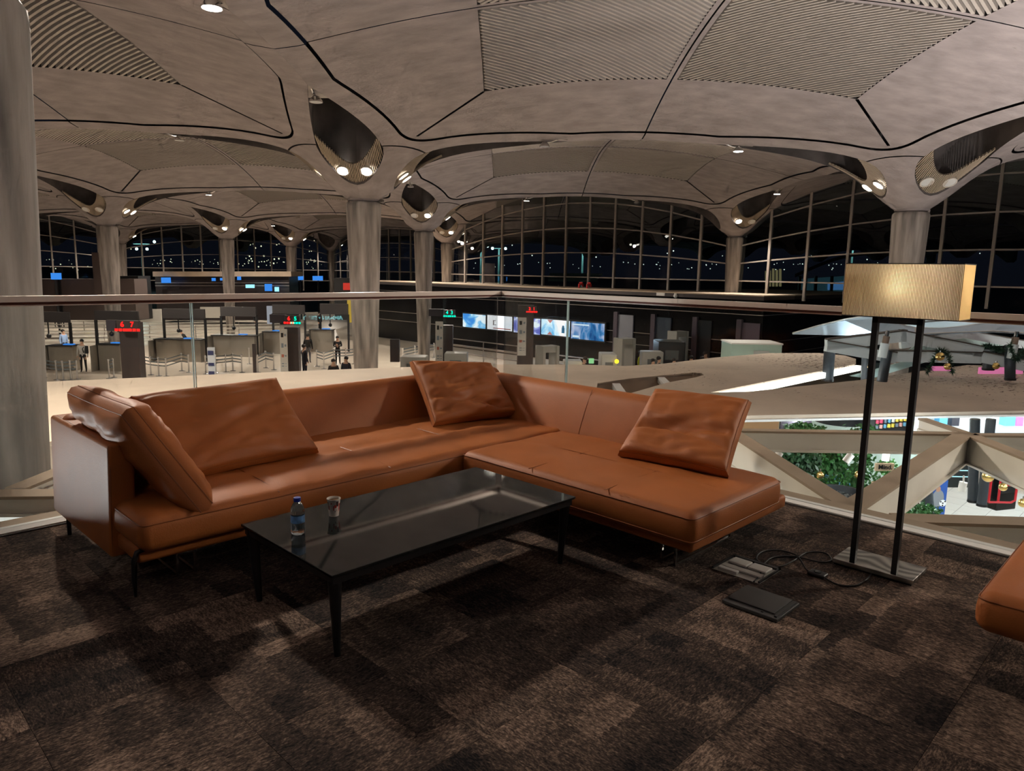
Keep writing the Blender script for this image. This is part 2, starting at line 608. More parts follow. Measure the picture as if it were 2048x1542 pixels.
# ------------------------------------------------------------------ lamps in the eyes
LAMP_ON = emitter('lit lamp', (1, .93, .82), 30)
LAMP_OFF = mat('unlit lamp glass', (.62, .62, .60), .2)
RIM = mat('lamp rim', (.55, .5, .44), .4)
GRILLE = mat('eye grille slat', (.40, .32, .24), .6)
def disc_mesh(on):
    return MB().lathe([(.0, .0), (.17, .0)], 20, caps=False).mesh('lens', LAMP_ON if on else LAMP_OFF)
DISC = {True: disc_mesh(True), False: disc_mesh(False)}
RIM_ME = MB().lathe([(.17, .02), (.17, -.012), (.205, -.012), (.205, .05)], 20, caps=False).mesh('rim', RIM)
def grille_mesh():
    m = MB()
    for k in range(-18, 19):
        y = k * .05
        r0 = 2.0 - 1.0 * math.sqrt(max(0, 1 - (y / .98) ** 2)) if abs(y) < .95 else None
        if r0 is None: continue
        r1 = min(2.6, 1.62 + .95 * (y / .95) ** 2)
        if r1 - r0 < .05: continue
        z = lambda r: hz(r, abs(y)) + .1
        m.bar((r0, y, z(r0)), (r1, y, z(r1)), .025, .06)
    return m.mesh('light_grille', GRILLE)
GRILLE_ME = grille_mesh()
DIRS = {'+I': (GI / SPAN), '-I': -(GI / SPAN), '+J': GJ / SPAN, '-J': -(GJ / SPAN)}
def eye_lamps(i, j, d, on, desc, power=0.0, spot=None, aim=None):
    g = grid(i, j)
    dv = DIRS[d]
    ang = math.atan2(dv.y, dv.x)
    gr = link_mesh('light_grille', GRILLE_ME, None, ceiling)
    gr.location = (g.x, g.y, 0)
    gr.rotation_euler = (0, 0, ang)
    side = Vector((-dv.y, dv.x))
    for s, nm, o_ in ((1, 'first', on[0]), (-1, 'second', on[1])):
        r, w = 1.36, .36 * s
        p = g + dv * r + side * w
        z = hz(r, .36) + .02
        sl = (hz(1.6, .36) - hz(1.1, .36)) / .5
        left = (p.x * CA - p.y * SA) / (p.x * SA + p.y * CA) < ((g + dv * r).x * CA - (g + dv * r).y * SA) / ((g + dv * r).x * SA + (g + dv * r).y * CA)
        e = empty('recessed_downlight', (p.x, p.y, z), 0, ('left' if left else 'right') + (' glowing' if o_ else ' unlit') + ' downlight in the ceiling eye ' + desc, 'light', 'pairs of downlights in the ceiling eyes')
        e.rotation_euler = (0, -math.atan(sl), ang)
        e.rotation_mode = 'XYZ'
        link_mesh('lens', DISC[o_], None, e)
        link_mesh('rim', RIM_ME, None, e)
    if power:
        p = g + dv * 1.36
        t = (p.x + dv.x * 6.0, p.y + dv.y * 6.0, HF) if aim is None else aim
        light('SPOT', 'downlight_beam', (p.x, p.y, hz(1.36, .3) - .12), power, WARM, t, size=.16, spot_size=math.radians(112), spot_blend=.6)

SPOT_BODY = MB().lathe([(.03, .13), (.09, .10), (.16, .0), (.165, -.03), (.15, -.028)], 18, caps=False).mesh('lamp_head', CHROME, 40)
SPOT_LENS = {o: MB().lathe([(0, -.035), (.15, -.03)], 18, caps=False).mesh('lens', LAMP_ON if o else LAMP_OFF) for o in (True, False)}
SPOT_ARM = MB().tube([(0, .0, .1), (.2, 0, .12), (.42, 0, .2)], .025, 8).mesh('arm', CHROME, 40)
PLATE = mat('grey mounting plate', (.36, .32, .29), .6)
def tip_spot(i, j, d, on, desc, power=0.0, off=0.0):
    g = grid(i, j)
    dv = DIRS[d]
    r = 5.85
    side = Vector((-dv.y, dv.x))
    p = g + dv * r + side * off
    z = hz(r, 0) - .12
    e = empty('arm_spotlight', (p.x, p.y, z), math.atan2(dv.y, dv.x), ('lit' if on else 'unlit') + ' arm spotlight at the eye tip ' + desc, 'light', 'arm spotlights at the eye tips')
    link_mesh('lamp_head', SPOT_BODY, None, e)
    link_mesh('lens', SPOT_LENS[on], None, e)
    link_mesh('arm', SPOT_ARM, None, e)
    m = MB()
    m.prism([(5.3 - r, -eye_w(5.3)), (5.3 - r, eye_w(5.3)), (6.58 - r, 0)], .19, .22)
    m.build('mounting_plate', PLATE, e)
    if power:
        light('SPOT', 'arm_spotlight_beam', (p.x, p.y, z - .06), power, WARM, (p.x - dv.x, p.y - dv.y, HF), size=.14, spot_size=math.radians(150), spot_blend=.6)
P1 = 2700
eye_lamps(0, 0, '-I', (True, True), 'facing the sofa on the central column', P1)
eye_lamps(0, 0, '+J', (True, True), 'right of the central column', P1)
eye_lamps(0, 0, '-J', (True, True), 'hidden left of the central column', P1)
eye_lamps(0, 1, '-J', (True, True), 'left of the column behind the lamp', P1)
eye_lamps(0, 1, '-I', (False, False), 'right of the column behind the lamp')
eye_lamps(1, 0, '-I', (True, False), 'on the second central column', P1 * .6)
eye_lamps(1, 0, '+J', (True, False), 'right of the second central column', P1 * .6)
eye_lamps(2, 0, '-I', (True, False), 'on the half hidden central column', P1 * .6)
eye_lamps(1, 1, '-I', (False, True), 'on the window corner column', P1 * .6)
eye_lamps(1, -1, '-I', (False, False), 'on the large left hall column')
eye_lamps(1, -1, '+J', (True, True), 'right of the large left hall column', P1)
eye_lamps(2, -1, '-I', (True, False), 'on the second left hall column', P1 * .6)
eye_lamps(2, -1, '+J', (True, True), 'right of the second left hall column', P1 * .6)
eye_lamps(3, -1, '-I', (True, False), 'on the far column by the blue screens', P1 * .6)
eye_lamps(3, -1, '+J', (True, False), 'right of the far column by the blue screens')
eye_lamps(4, -1, '+J', (True, False), 'on the farthest thin column')
eye_lamps(3, -2, '+J', (True, False), 'on the slim shaded column')
eye_lamps(-1, 0, '+I', (True, True), 'of the left edge column above the sofa', 1350, aim=(2.2, 3.2, 0))
eye_lamps(-1, 0, '-J', (True, True), 'of the left edge column outside the picture', 2200, aim=(2.5, 13, -.5))
for (i_, j_, d_, pw_) in ((1, -1, '-J', 1.0), (1, -1, '+I', 1.0), (0, -1, '+J', 1.0), (0, -1, '+I', 1.0), (2, -1, '-J', .9), (2, -1, '+I', .9), (3, -2, '-I', .9), (3, -1, '-J', .9), (2, -2, '+J', 1.0), (2, -2, '+I', 1.0), (1, 0, '-J', .9), (1, 0, '+I', .9), (2, 0, '-J', .8), (4, -1, '-I', .7), (2, 0, '+J', .5)):  # beams added without lamp fixtures, to brighten the hall
    p_ = grid(i_, j_) + DIRS[d_] * 1.4
    light('SPOT', 'downlight_beam', (p_.x, p_.y, hz(1.4, .3) - .12), P1 * pw_, WARM, (p_.x + DIRS[d_].x * 6, p_.y + DIRS[d_].y * 6, HF), size=.16, spot_size=math.radians(112), spot_blend=.6)
p_ = grid(-1, 1) + DIRS['-J'] * 1.4
light('SPOT', 'downlight_beam', (p_.x, p_.y, hz(1.4, .3) - .12), 1700, WARM, (3.4, .4, 0), size=.38, spot_size=math.radians(100), spot_blend=.7)
tip_spot(-1, 0, '+I', True, 'near the top left of the picture', 260)
tip_spot(0, 0, '-I', False, 'facing the sofa on the central column')
tip_spot(0, 0, '+J', False, 'right of the central column', off=-.2)
tip_spot(0, 0, '-J', False, 'left of the central column')
tip_spot(0, 1, '-J', True, 'left of the column behind the lamp', 260)
tip_spot(1, 0, '-I', False, 'on the second central column')
tip_spot(1, 0, '+J', True, 'above the big arched window', 200)
tip_spot(1, 1, '-J', False, 'above the right part of the big arched window')
tip_spot(1, 1, '-I', True, 'beside the right glass wall', 120)
tip_spot(1, -1, '+J', True, 'above the left hall windows', 200)
tip_spot(2, -1, '-J', False, 'left of the second left hall column')
tip_spot(2, -1, '+J', False, 'right of the second left hall column')
tip_spot(3, -1, '-I', True, 'over the far dark pavilion', 100)
# ------------------------------------------------------------------ mezzanine floor, carpet tiles, edge profiles
def carpet_material():
    m = bpy.data.materials.new('woven carpet')
    m.use_nodes = True
    nt = m.node_tree
    N, Lk = nt.nodes, nt.links
    b = N['Principled BSDF']
    b.inputs['Roughness'].default_value = .95
    b.inputs['Specular IOR Level'].default_value = .1
    tc = N.new('ShaderNodeTexCoord')
    oi = N.new('ShaderNodeObjectInfo')
    ad = N.new('ShaderNodeVectorMath'); ad.operation = 'MULTIPLY_ADD'
    cb = N.new('ShaderNodeCombineXYZ')
    mu = N.new('ShaderNodeMath'); mu.operation = 'MULTIPLY'; mu.inputs[1].default_value = 57.0
    Lk.new(oi.outputs['Random'], mu.inputs[0]); Lk.new(mu.outputs[0], cb.inputs[0]); Lk.new(mu.outputs[0], cb.inputs[1])
    ad.inputs[1].default_value = (1, 1, 1)
    Lk.new(tc.outputs['Object'], ad.inputs[0]); Lk.new(cb.outputs[0], ad.inputs[2])
    # woven blocks inside a tile
    def noise(scale, stretch, detail=3, rough=.6):
        mp = N.new('ShaderNodeMapping'); mp.inputs['Scale'].default_value = stretch
        Lk.new(ad.outputs[0], mp.inputs['Vector'])
        n = N.new('ShaderNodeTexNoise'); n.inputs['Scale'].default_value = scale; n.inputs['Detail'].default_value = detail; n.inputs['Roughness'].default_value = rough
        Lk.new(mp.outputs[0], n.inputs['Vector'])
        return n.outputs['Fac']
    blocks = noise(1.5, (1, 2.6, 1), 2.5, .55)
    fib = noise(150, (1, .42, 1), 2, .7)
    fib2 = noise(60, (1, .30, 1), 3, .7)
    def mathn(op, a, c):
        n = N.new('ShaderNodeMath'); n.operation = op
        if isinstance(a, (int, float)): n.inputs[0].default_value = a
        else: Lk.new(a, n.inputs[0])
        if isinstance(c, (int, float)): n.inputs[1].default_value = c
        else: Lk.new(c, n.inputs[1])
        return n.outputs[0]
    s = mathn('ADD', mathn('MULTIPLY', fib, .55), mathn('MULTIPLY', fib2, .45))
    s = mathn('ADD', s, mathn('MULTIPLY', mathn('SUBTRACT', blocks, .5), .42))
    s = mathn('ADD', s, mathn('MULTIPLY', mathn('SUBTRACT', oi.outputs['Random'], .5), .07))
    # straight edged woven blocks
    for (sx_, sy_, wt) in ((.25, .125, .11), (.5, .25, .08)):
        wob = N.new('ShaderNodeVectorMath'); wob.operation = 'SCALE'; wob.inputs['Scale'].default_value = .05
        n3 = N.new('ShaderNodeTexNoise'); n3.inputs['Scale'].default_value = 40; Lk.new(ad.outputs[0], n3.inputs['Vector'])
        Lk.new(n3.outputs['Color'], wob.inputs[0])
        a3 = N.new('ShaderNodeVectorMath'); a3.operation = 'ADD'; Lk.new(ad.outputs[0], a3.inputs[0]); Lk.new(wob.outputs[0], a3.inputs[1])
        sn = N.new('ShaderNodeVectorMath'); sn.operation = 'SNAP'; sn.inputs[1].default_value = (sx_, sy_, 10.0); Lk.new(a3.outputs[0], sn.inputs[0])
        wn = N.new('ShaderNodeTexWhiteNoise'); Lk.new(sn.outputs[0], wn.inputs['Vector'])
        s = mathn('ADD', s, mathn('MULTIPLY', mathn('SUBTRACT', wn.outputs['Value'], .5), wt))
    cr = N.new('ShaderNodeValToRGB')
    el = cr.color_ramp.elements
    el[0].position, el[0].color = .34, (.008, .0075, .009, 1)
    el[1].position, el[1].color = .72, (.355, .248, .188, 1)
    e = el.new(.50); e.color = (.055, .039, .032, 1)
    e = el.new(.60); e.color = (.147, .103, .079, 1)
    Lk.new(s, cr.inputs[0])
    Lk.new(cr.outputs[0], b.inputs['Base Color'])
    bp = N.new('ShaderNodeBump'); bp.inputs['Strength'].default_value = .6; bp.inputs['Distance'].default_value = .004
    Lk.new(fib, bp.inputs['Height']); Lk.new(bp.outputs[0], b.inputs['Normal'])
    return m
CARPET = carpet_material()
EX, EY = 4.42, 4.50           # carpet stops here, towards the two open sides
floor = empty('floor', (0, 0, 0), kind='structure', label='mezzanine floor laid with dark brown patchwork carpet tiles', cat='floor')
MB().box((-6, -6, -.22), (EX, EY, -.012)).build('floor_slab', mat('screed', (.08, .07, .065), .9), floor)
TS = .5
tile = MB().add([(-.2497, -.2497, -.0015), (.2497, -.2497, -.0015), (.2497, .2497, -.0015), (-.2497, .2497, -.0015), (-.249, -.249, 0), (.249, -.249, 0), (.249, .249, 0), (-.249, .249, 0),
                 (-.2497, -.2497, -.012), (.2497, -.2497, -.012), (.2497, .2497, -.012), (-.2497, .2497, -.012)],
                [(4, 5, 6, 7)] + [(i, (i + 1) % 4, 4 + (i + 1) % 4, 4 + i) for i in range(4)] + [(8 + i, 8 + (i + 1) % 4, (i + 1) % 4, i) for i in range(4)]).mesh('carpet_tile', CARPET)
for a in range(-3, 10):
    for b_ in range(-3, 10):
        x, y = EX - .25 - .5 * (8 - a), EY - .25 - .5 * (8 - b_)
        if x > EX or y > EY: continue
        dep, lat = x * SA + y * CA, x * CA - y * SA
        if dep < 1.2 or abs(lat) > dep * .75 + .6: continue
        if 2.9 < x < 3.4 and 1.3 < y < 1.75: pass
        o = link_mesh('carpet_tile', tile, None, floor)
        o.location = (x, y, 0)
        o.rotation_euler = (0, 0, R.choice((0, 1, 1, 2, 3, 3)) * pi / 2)
DARKTRIM = mat('dark edge strip', (.035, .03, .026), .6)
BROWN = mat('dusty brown top flange', (.36, .27, .19), .75, var=(3, .12, 6))
def trim(n, p0, p1, m):
    o = MB().box(p0, p1).build('trim_%d' % n, m)
    tag(o, None, None, None, 'structure')
trim(1, (EX, -3, -.02), (EX + .018, EY + .018, .006), DARKTRIM)
trim(2, (-6, EY, -.02), (EX + .018, EY + .018, .006), DARKTRIM)
trim(3, (EX + .018, -3, -.25), (EX + .135, EY + .135, .012), WHITE)
trim(4, (-6, EY + .018, -.25), (EX + .018, EY + .135, .012), WHITE)

# ------------------------------------------------------------------ glass balustrade
RAIL_Z = 1.272
GX, GY = EX + .09, EY + .10
CLEAR = pane_glass('balustrade glass', (.965, .985, .98), .45)
GEDGE = mat('glass edge', (.62, .78, .76), .1)
RAILM = mat('rail steel', (.80, .70, .62), .32, .3)
RAIL_DK = mat('rail channel', (.10, .035, .025), .35, .6)
def balustrade(name, label, axis, cuts, joint_m):
    e = empty(name, (GX, GY, 0), 0, label, 'railing')
    def P(t, d, z):        # t along the run, d across
        return (t - GX, d, z) if axis == 'x' else (d, t - GY, z)
    def bx(t0, t1, d0, d1, z0, z1):
        a, b_ = P(t0, d0, z0), P(t1, d1, z1)
        return MB().box(tuple(min(a[k], b_[k]) for k in range(3)), tuple(max(a[k], b_[k]) for k in range(3)))
    for k in range(len(cuts) - 1):
        a, b_ = cuts[k], cuts[k + 1]
        a, b_ = min(a, b_), max(a, b_)
        g = bx(a + .006, b_ - .006, -.006, .006, .012, RAIL_Z - .03).build('glass_panel', CLEAR, e)
        for t in (a + .006, b_ - .006):
            if abs(t - (GX if axis == 'x' else GY)) < .05: continue
            bx(t - .0022, t + .0022, -.0058, .0058, .013, RAIL_Z - .032).build('panel_edge', GEDGE, g)
    t0, t1 = min(cuts), max(cuts) + (.04 if axis == 'x' else .0)
    bx(t0, t1 + .03, -.03, .03, RAIL_Z - .032, RAIL_Z).build('handrail', RAILM, e)
    bx(t0, t1 + .026, -.026, .026, RAIL_Z - .046, RAIL_Z - .032).build('rail_channel', RAIL_DK, e)
    bx(t0, t1 + .02, -.02, .02, RAIL_Z - .054, RAIL_Z - .046).build('rail_lip', RAILM, e)
    return e
balustrade('glass_balustrade', 'frameless glass balustrade with steel handrail behind the long sofa seat', 'x', [GX - .04, 1.8, -.9, -3.6], None)
balustrade('glass_balustrade', 'frameless glass balustrade with steel handrail behind the chaise and the floor lamp', 'y', [GY - .04, 3.82, atx(1822, 860, GX).y, -1.58], None)

# ------------------------------------------------------------------ corner sofa
def leather_pad(x0, x1, y0, y1, z0, z1, r, n, crown=.02, tufts=(), seed=0, wr=.004):
    cx, cy, cz = (x0 + x1) / 2, (y0 + y1) / 2, (z0 + z1) / 2
    hx, hy, h = (x1 - x0) / 2, (y1 - y0) / 2, (z1 - z0) / 2
    def fn(p):
        X, Y = p.x + cx, p.y + cy
        z = p.z
        if p.z > 0:
            t = max(0, min(1, p.z / h))
            a, b_ = p.x / hx, p.y / hy
            z += crown * t * max(0, 1 - abs(a) ** 3) * max(0, 1 - abs(b_) ** 3)
            for (kind, v, dpt, wd) in tufts:
                dd = abs(X - v) if kind == 'x' else abs(Y - v)
                z -= t * dpt * math.exp(-(dd / wd) ** 2) * (1 - max(abs(a), abs(b_)) ** 8)
            z += t * wr * mnoise.noise(Vector((X * 5, Y * 5, seed)))
        bul = .012 * (1 - (p.z / h) ** 2)
        q = Vector((p.x + bul * (p.x / hx) ** 5, p.y + bul * (p.y / hy) ** 5, z))
        return q
    m = rbox(x1 - x0, y1 - y0, z1 - z0, r, n, fn)
    return shift(m, (cx, cy, cz))

sofa = empty('corner_sofa', (2.4, 3.2, 0), 0, 'tan leather corner sofa with chaise along the glass balustrade', 'sofa')
def S(m, name, ma, smooth=50, parent=None):
    shift(m, (-2.4, -3.2, 0))
    return m.build(name, ma, parent or sofa, smooth)
SX0 = .985
# platforms
S(shift(rbox(3.0, .95, .075, .02, (4, 2, 1)), ((.985 + 3.985) / 2, 3.73, .185)), 'platform', LEATHER)
S(shift(rbox(1.02, 1.62, .075, .02, (2, 4, 1)), (3.40, 2.46, .185)), 'platform', LEATHER)
# seat pads
main = S(leather_pad(SX0, 3.80, 3.17, 4.16, .215, .372, .045, (56, 22, 3), .022, [('x', 1.62, .008, .02), ('x', 2.28, .01, .02), ('x', 2.94, .01, .02), ('y', 3.63, .016, .05)], 1, .010), 'seat_pad', LEATHER, 60)
ch = S(leather_pad(2.80, 3.70, 1.60, 3.165, .215, .378, .04, (26, 40, 3), .014, [('y', 2.10, .006, .014), ('y', 2.62, .006, .014), ('x', 3.26, .005, .02)], 2, .006), 'seat_pad', LEATHER, 60)
# piping round the upper edges
def pipe_rect(x0, x1, y0, y1, z, r=.0035, c=.03):
    pts = []
    for (cx_, cy_, a0_) in ((x1 - c, y1 - c, 0), (x0 + c, y1 - c, 90), (x0 + c, y0 + c, 180), (x1 - c, y0 + c, 270)):
        for k in range(5):
            a = math.radians(a0_ + 22.5 * k)
            pts.append((cx_ + c * math.cos(a), cy_ + c * math.sin(a), z))
    pts.append(pts[0])
    return MB().tube(pts, r, 6, False)
S(pipe_rect(2.795, 3.705, 1.595, 3.170, .352), 'piping', LEATHER_SEAM, 60, ch).parent = ch
S(pipe_rect(SX0 - .004, 3.804, 3.166, 4.164, .346), 'piping', LEATHER_SEAM, 60, main).parent = main
S(pipe_rect(2.795, 3.705, 1.595, 3.170, .243), 'piping', LEATHER_SEAM, 60, ch).parent = ch
# stitched seams across the pads
def seam(parent, pts):
    S(MB().tube(pts, .0022, 5, False), 'stitched_seam', LEATHER_SEAM, 60, parent).parent = parent
for yy in (2.10, 2.62):
    seam(ch, [(2.80 + .9 * k / 12, yy, .378 + .013 * (1 - abs(-1 + 2 * k / 12) ** 3) - .005 * (1 - abs(-1 + k / 6) ** 8) + .0005) for k in range(13)])
seam(ch, [(3.26, 1.64 + 1.48 * k / 14, .378 + .014 * (1 - abs(-1 + k / 7) ** 3) - .004) for k in range(15)])
for xx in (1.62, 2.28, 2.94):
    seam(main, [(xx, 3.18 + .96 * k / 12, .372 + .021 * (1 - abs(-1 + k / 6) ** 3) - .007) for k in range(13)])
# backs: lower edge at the seat, leaning outwards
def back_piece(a0, a1, axis, d0, d1, ztop, name):
    """a: along, d0 front at seat, d1 rear"""
    L_ = a1 - a0
    def fn(p):
        z = p.z
        t = (z + .2) / .4
        lean = .17 * t
        bulge = .012 * (1 - (2 * p.x / L_) ** 8) * math.sin(pi * max(0, min(1, t)))
        y = p.y + lean - (bulge if p.y < 0 else 0)
        if p.y < 0: y += .003 * mnoise.noise(Vector((p.x * 4, z * 6, 3 + a0)))
        return Vector((p.x, y, z))
    m = rbox(L_, d1 - d0, .40, .055, (int(L_ * 14), 2, 8), fn)
    out = MB()
    for p in m.v:
        al, ac = (a0 + a1) / 2 + p[0], d0 + (d1 - d0) / 2 + p[1]
        out.v.append((al, ac, ztop - .2 + p[2]) if axis == 'x' else (ac, al, ztop - .2 + p[2]))
    out.f = m.f if axis == 'x' else [tuple(reversed(f)) for f in m.f]
    return S(out, name, LEATHER, 60)
b1 = back_piece(.97, 4.14, 'x', 4.045, 4.17, .665, 'backrest')
b2 = back_piece(2.02, 4.06, 'y', 3.675, 3.80, .662, 'backrest')
seam(b2, [(3.70 + .17 * t - .016 * math.sin(pi * t) - .022, 3.02, .262 + .4 * t) for t in [.2 + .78 * k / 10 for k in range(11)]])
# left arm
def arm_fn(p):
    return Vector((p.x + .02 * (p.z / .52) - .006 * math.sin(p.y * 3), p.y, p.z))
S(shift(rbox(.115, .93, .53, .018, (2, 10, 8), arm_fn), (1.012, 3.975, .375)), 'armrest', LEATHER, 60)
S(MB().tube([(.962, 3.515, .14), (.965, 3.512, .30), (.975, 3.512, .50), (.985, 3.52, .632), (.985, 3.75, .638), (.985, 4.40, .638)], .0035, 6), 'piping', LEATHER_SEAM)
# legs: black bent blade at the front left, chrome runners
S(MB().tube([(1.03, 3.262, .215), (.985, 3.258, .205), (.972, 3.256, .17), (.970, 3.262, .09), (.974, 3.272, .0)], [.011, .012, .013, .012, .007], 8), 'leg', BLACK)
S(MB().tube([(.974, 4.3, .15), (.974, 4.3, 0)], .011, 8), 'leg', BLACK)
def runner(x0, x1, y, w=.05):
    m = MB()
    m.box((x0, y - .006, .0), (x1, y + .006, .012)).box((x0, y - .006, .012), (x0 + .012, y + .006, .15)).box((x1 - .012, y - .006, .012), (x1, y + .006, .15))
    return m
def runner_y(y0, y1, x):
    m = MB()
    m.box((x - .006, y0, .0), (x + .006, y1, .012)).box((x - .006, y0, .012), (x + .006, y0 + .012, .15)).box((x - .006, y1 - .012, .012), (x + .006, y1, .15))
    return m
S(runner_y(3.36, 3.95, 1.19), 'runner_leg', CHROME)
S(runner_y(3.36, 3.95, 1.27), 'runner_leg', CHROME)
S(runner(3.03, 3.60, 1.90), 'runner_leg', CHROME)
S(runner(3.03, 3.60, 1.82), 'runner_leg', CHROME)
S(runner_y(3.36, 3.95, 3.1), 'runner_leg', CHROME)

# ------------------------------------------------------------------ loose cushions (quads given by four corners, boxed edges)
def cushion(TL, TR, BR, BL, T, label, seed, wr=.014, puff=.9, nx=54, ny=46, sag=0.0, fold=None, seam_w=.012):
    TL, TR, BR, BL = [Vector(p) for p in (TL, TR, BR, BL)]
    c = (TL + TR + BR + BL) / 4
    U = ((TR - TL) + (BR - BL)).normalized()
    V = ((TL - BL) + (TR - BR)).normalized()
    W = U.cross(V).normalized()           # towards the viewer
    e = empty('leather_cushion', c, 0, label, 'cushion', 'loose leather cushions on the corner sofa')
    vs, fs = [], []
    def pos(s, t, side):
        a, b_ = 2 * s - 1, 2 * t - 1
        # slightly pulled-in edges between the corners
        pin = .035
        aa = a * (1 - pin * (1 - b_ * b_)); bb = b_ * (1 - pin * (1 - a * a))
        s2, t2 = (aa + 1) / 2, (bb + 1) / 2
        p = BL * (1 - s2) * (1 - t2) + BR * s2 * (1 - t2) + TR * s2 * t2 + TL * (1 - s2) * t2
        prof = (max(0, 1 - abs(a) ** 5) * max(0, 1 - abs(b_) ** 5)) ** .42
        th = T * (.30 + .70 * prof * puff)
        edge = min(1, (1 - max(abs(a), abs(b_))) * 6)
        w = mnoise.noise(Vector((s * 3.1 + seed * 7, t * 2.2, seed))) * wr * 1.4
        w += abs(mnoise.noise(Vector((s * 2 + t * 5 + seed, t * 7 - s * 3, seed * 3)))) * wr * 1.5
        w += mnoise.noise(Vector((s * 9, t * 4, seed * 5))) * wr * .35
        if fold:
            for (t0, dp, wd, sl) in fold:
                d = (t - t0 - sl * (s - .5))
                w -= dp * math.exp(-(d / wd) ** 2) * (1 - .5 * abs(a))
        off = side * (th / 2 + w * edge)
        p = p + W * off
        p.z -= sag * (1 - b_ * b_) * .5 * (abs(a) ** 2)
        return p - c
    for side in (1, -1):
        b0 = len(vs)
        for i in range(nx + 1):
            for j in range(ny + 1):
                # finer sampling close to the rim
                s = .5 - .5 * math.cos(pi * i / nx); t = .5 - .5 * math.cos(pi * j / ny)
                vs.append(tuple(pos(s, t, side)))
        for i in range(nx):
            for j in range(ny):
                q = (b0 + i * (ny + 1) + j, b0 + (i + 1) * (ny + 1) + j, b0 + (i + 1) * (ny + 1) + j + 1, b0 + i * (ny + 1) + j + 1)
                fs.append(q if side > 0 else q[::-1])
    # boxed side band
    half = (nx + 1) * (ny + 1)
    ring = [i * (ny + 1) for i in range(nx + 1)] + [nx * (ny + 1) + j for j in range(1, ny + 1)] + [i * (ny + 1) + ny for i in range(nx - 1, -1, -1)] + [j for j in range(ny - 1, 0, -1)]
    m = MB(); m.v, m.f = vs, fs
    n = len(ring)
    mid = []
    for k in ring:
        a_, b_ = Vector(vs[k]), Vector(vs[half + k])
        md = (a_ + b_) / 2
        mid.append(len(m.v)); m.v.append(tuple(md + (md - W * md.dot(W)).normalized() * T * .10))
    for k in range(n):
        k2 = (k + 1) % n
        m.f.append((ring[k], mid[k], mid[k2], ring[k2]))
        m.f.append((mid[k], half + ring[k], half + ring[k2], mid[k2]))
    me = m.mesh('cover', LEATHER, 75)
    bm = bmesh.new(); bm.from_mesh(me); bmesh.ops.recalc_face_normals(bm, faces=bm.faces); bm.to_mesh(me); bm.free()
    cov = link_mesh('cover', me, None, e)
    for off in (0, half):
        pts = [vs[off + k] for k in ring] + [vs[off + ring[0]]]
        MB().tube(pts, .0035, 5, False).build('piping', LEATHER_SEAM, e, 60)
    return e
cushion((1.03, 4.24, .80), (1.06, 3.50, .79), (1.25, 3.14, .38), (1.29, 3.98, .43), .20, 'thick tan cushion tipped against the left armrest', 3, .014, 1.0)
cushion((1.26, 4.10, .735), (2.09, 4.11, .755), (2.10, 3.66, .395), (1.33, 3.62, .395), .17, 'wide tan cushion leaning on the long backrest', 8, .016, .9, fold=[(.45, .016, .05, .5), (.25, .008, .03, -.5)])
cushion((3.22, 4.22, .765), (3.83, 4.03, .72), (3.76, 3.66, .405), (3.06, 3.76, .40), .17, 'crumpled tan cushion in the inner corner of the sofa', 15, .020, .8, fold=[(.30, .03, .04, .35), (.2, .022, .035, -.35), (.62, .016, .03, .6)])
cushion((3.88, 2.53, .70), (3.88, 1.90, .715), (3.42, 1.77, .41), (3.34, 2.40, .41), .17, 'sagging tan cushion on the chaise nearest the lamp', 21, .016, .9, fold=[(.42, .060, .06, .10), (.36, .030, .035, -.25), (.50, .02, .03, .35)])

# second sofa, only its corner in view at the right edge
s2 = empty('leather_bench_sofa', (3.4, -.1, 0), 0, 'corner of another tan leather sofa cut off by the right edge', 'sofa')
shift(leather_pad(2.82, 4.2, -.9, .49, .235, .385, .04, (20, 20, 3), .014, (), 5, .006), (-3.4, .1, 0)).build('seat_pad', LEATHER, s2, 60)
shift(pipe_rect(2.815, 4.205, -.905, .495, .358), (-3.4, .1, 0)).build('piping', LEATHER_SEAM, s2, 60)
shift(shift(rbox(1.25, 1.2, .075, .02, (3, 3, 1)), (3.55, -.24, .198)), (-3.4, .1, 0)).build('platform', LEATHER, s2, 60)
shift(MB().box((3.0, -.7, 0), (3.012, .25, .012)).box((3.0, -.7, .012), (3.012, -.688, .17)).box((3.0, .238, .012), (3.012, .25, .17)), (-3.4, .1, 0)).build('runner_leg', CHROME, s2)
shift(MB().box((4.0, -.7, 0), (4.012, .25, .012)).box((4.0, -.7, .012), (4.012, -.688, .17)).box((4.0, .238, .012), (4.012, .25, .17)), (-3.4, .1, 0)).build('runner_leg', CHROME, s2)

# ------------------------------------------------------------------ coffee table
tb = empty('coffee_table', (1.99, 2.55, 0), 0, 'low black table with glossy dark glass top in front of the sofa', 'table')
TX, TY = 1.375 / 2, .735 / 2
TGLASS = mat('smoked black glass top', (.010, .012, .012), .045, var=(5, .2, 5))
shift(rbox(TX * 2, TY * 2, .012, .003, (2, 2, 1)), (0, 0, .344)).build('glass_top', TGLASS, tb)
fr = MB()
for s_ in (-1, 1):
    fr.box((-TX + .012, s_ * (TY - .028) - .014, .306), (TX - .012, s_ * (TY - .028) + .014, .337))
    fr.box((s_ * (TX - .028) - .014, -TY + .042, .306), (s_ * (TX - .028) + .014, TY - .042, .337))
fr.build('frame', BLACK, tb)
for sx in (-1, 1):
    for sy in (-1, 1):
        x, y = sx * (TX - .035), sy * (TY - .04)
        MB().tube([(x, y, .31), (x - sx * .012, y - sy * .012, 0)], [.026, .0125], 14).build('leg', BLACK, tb, 40)
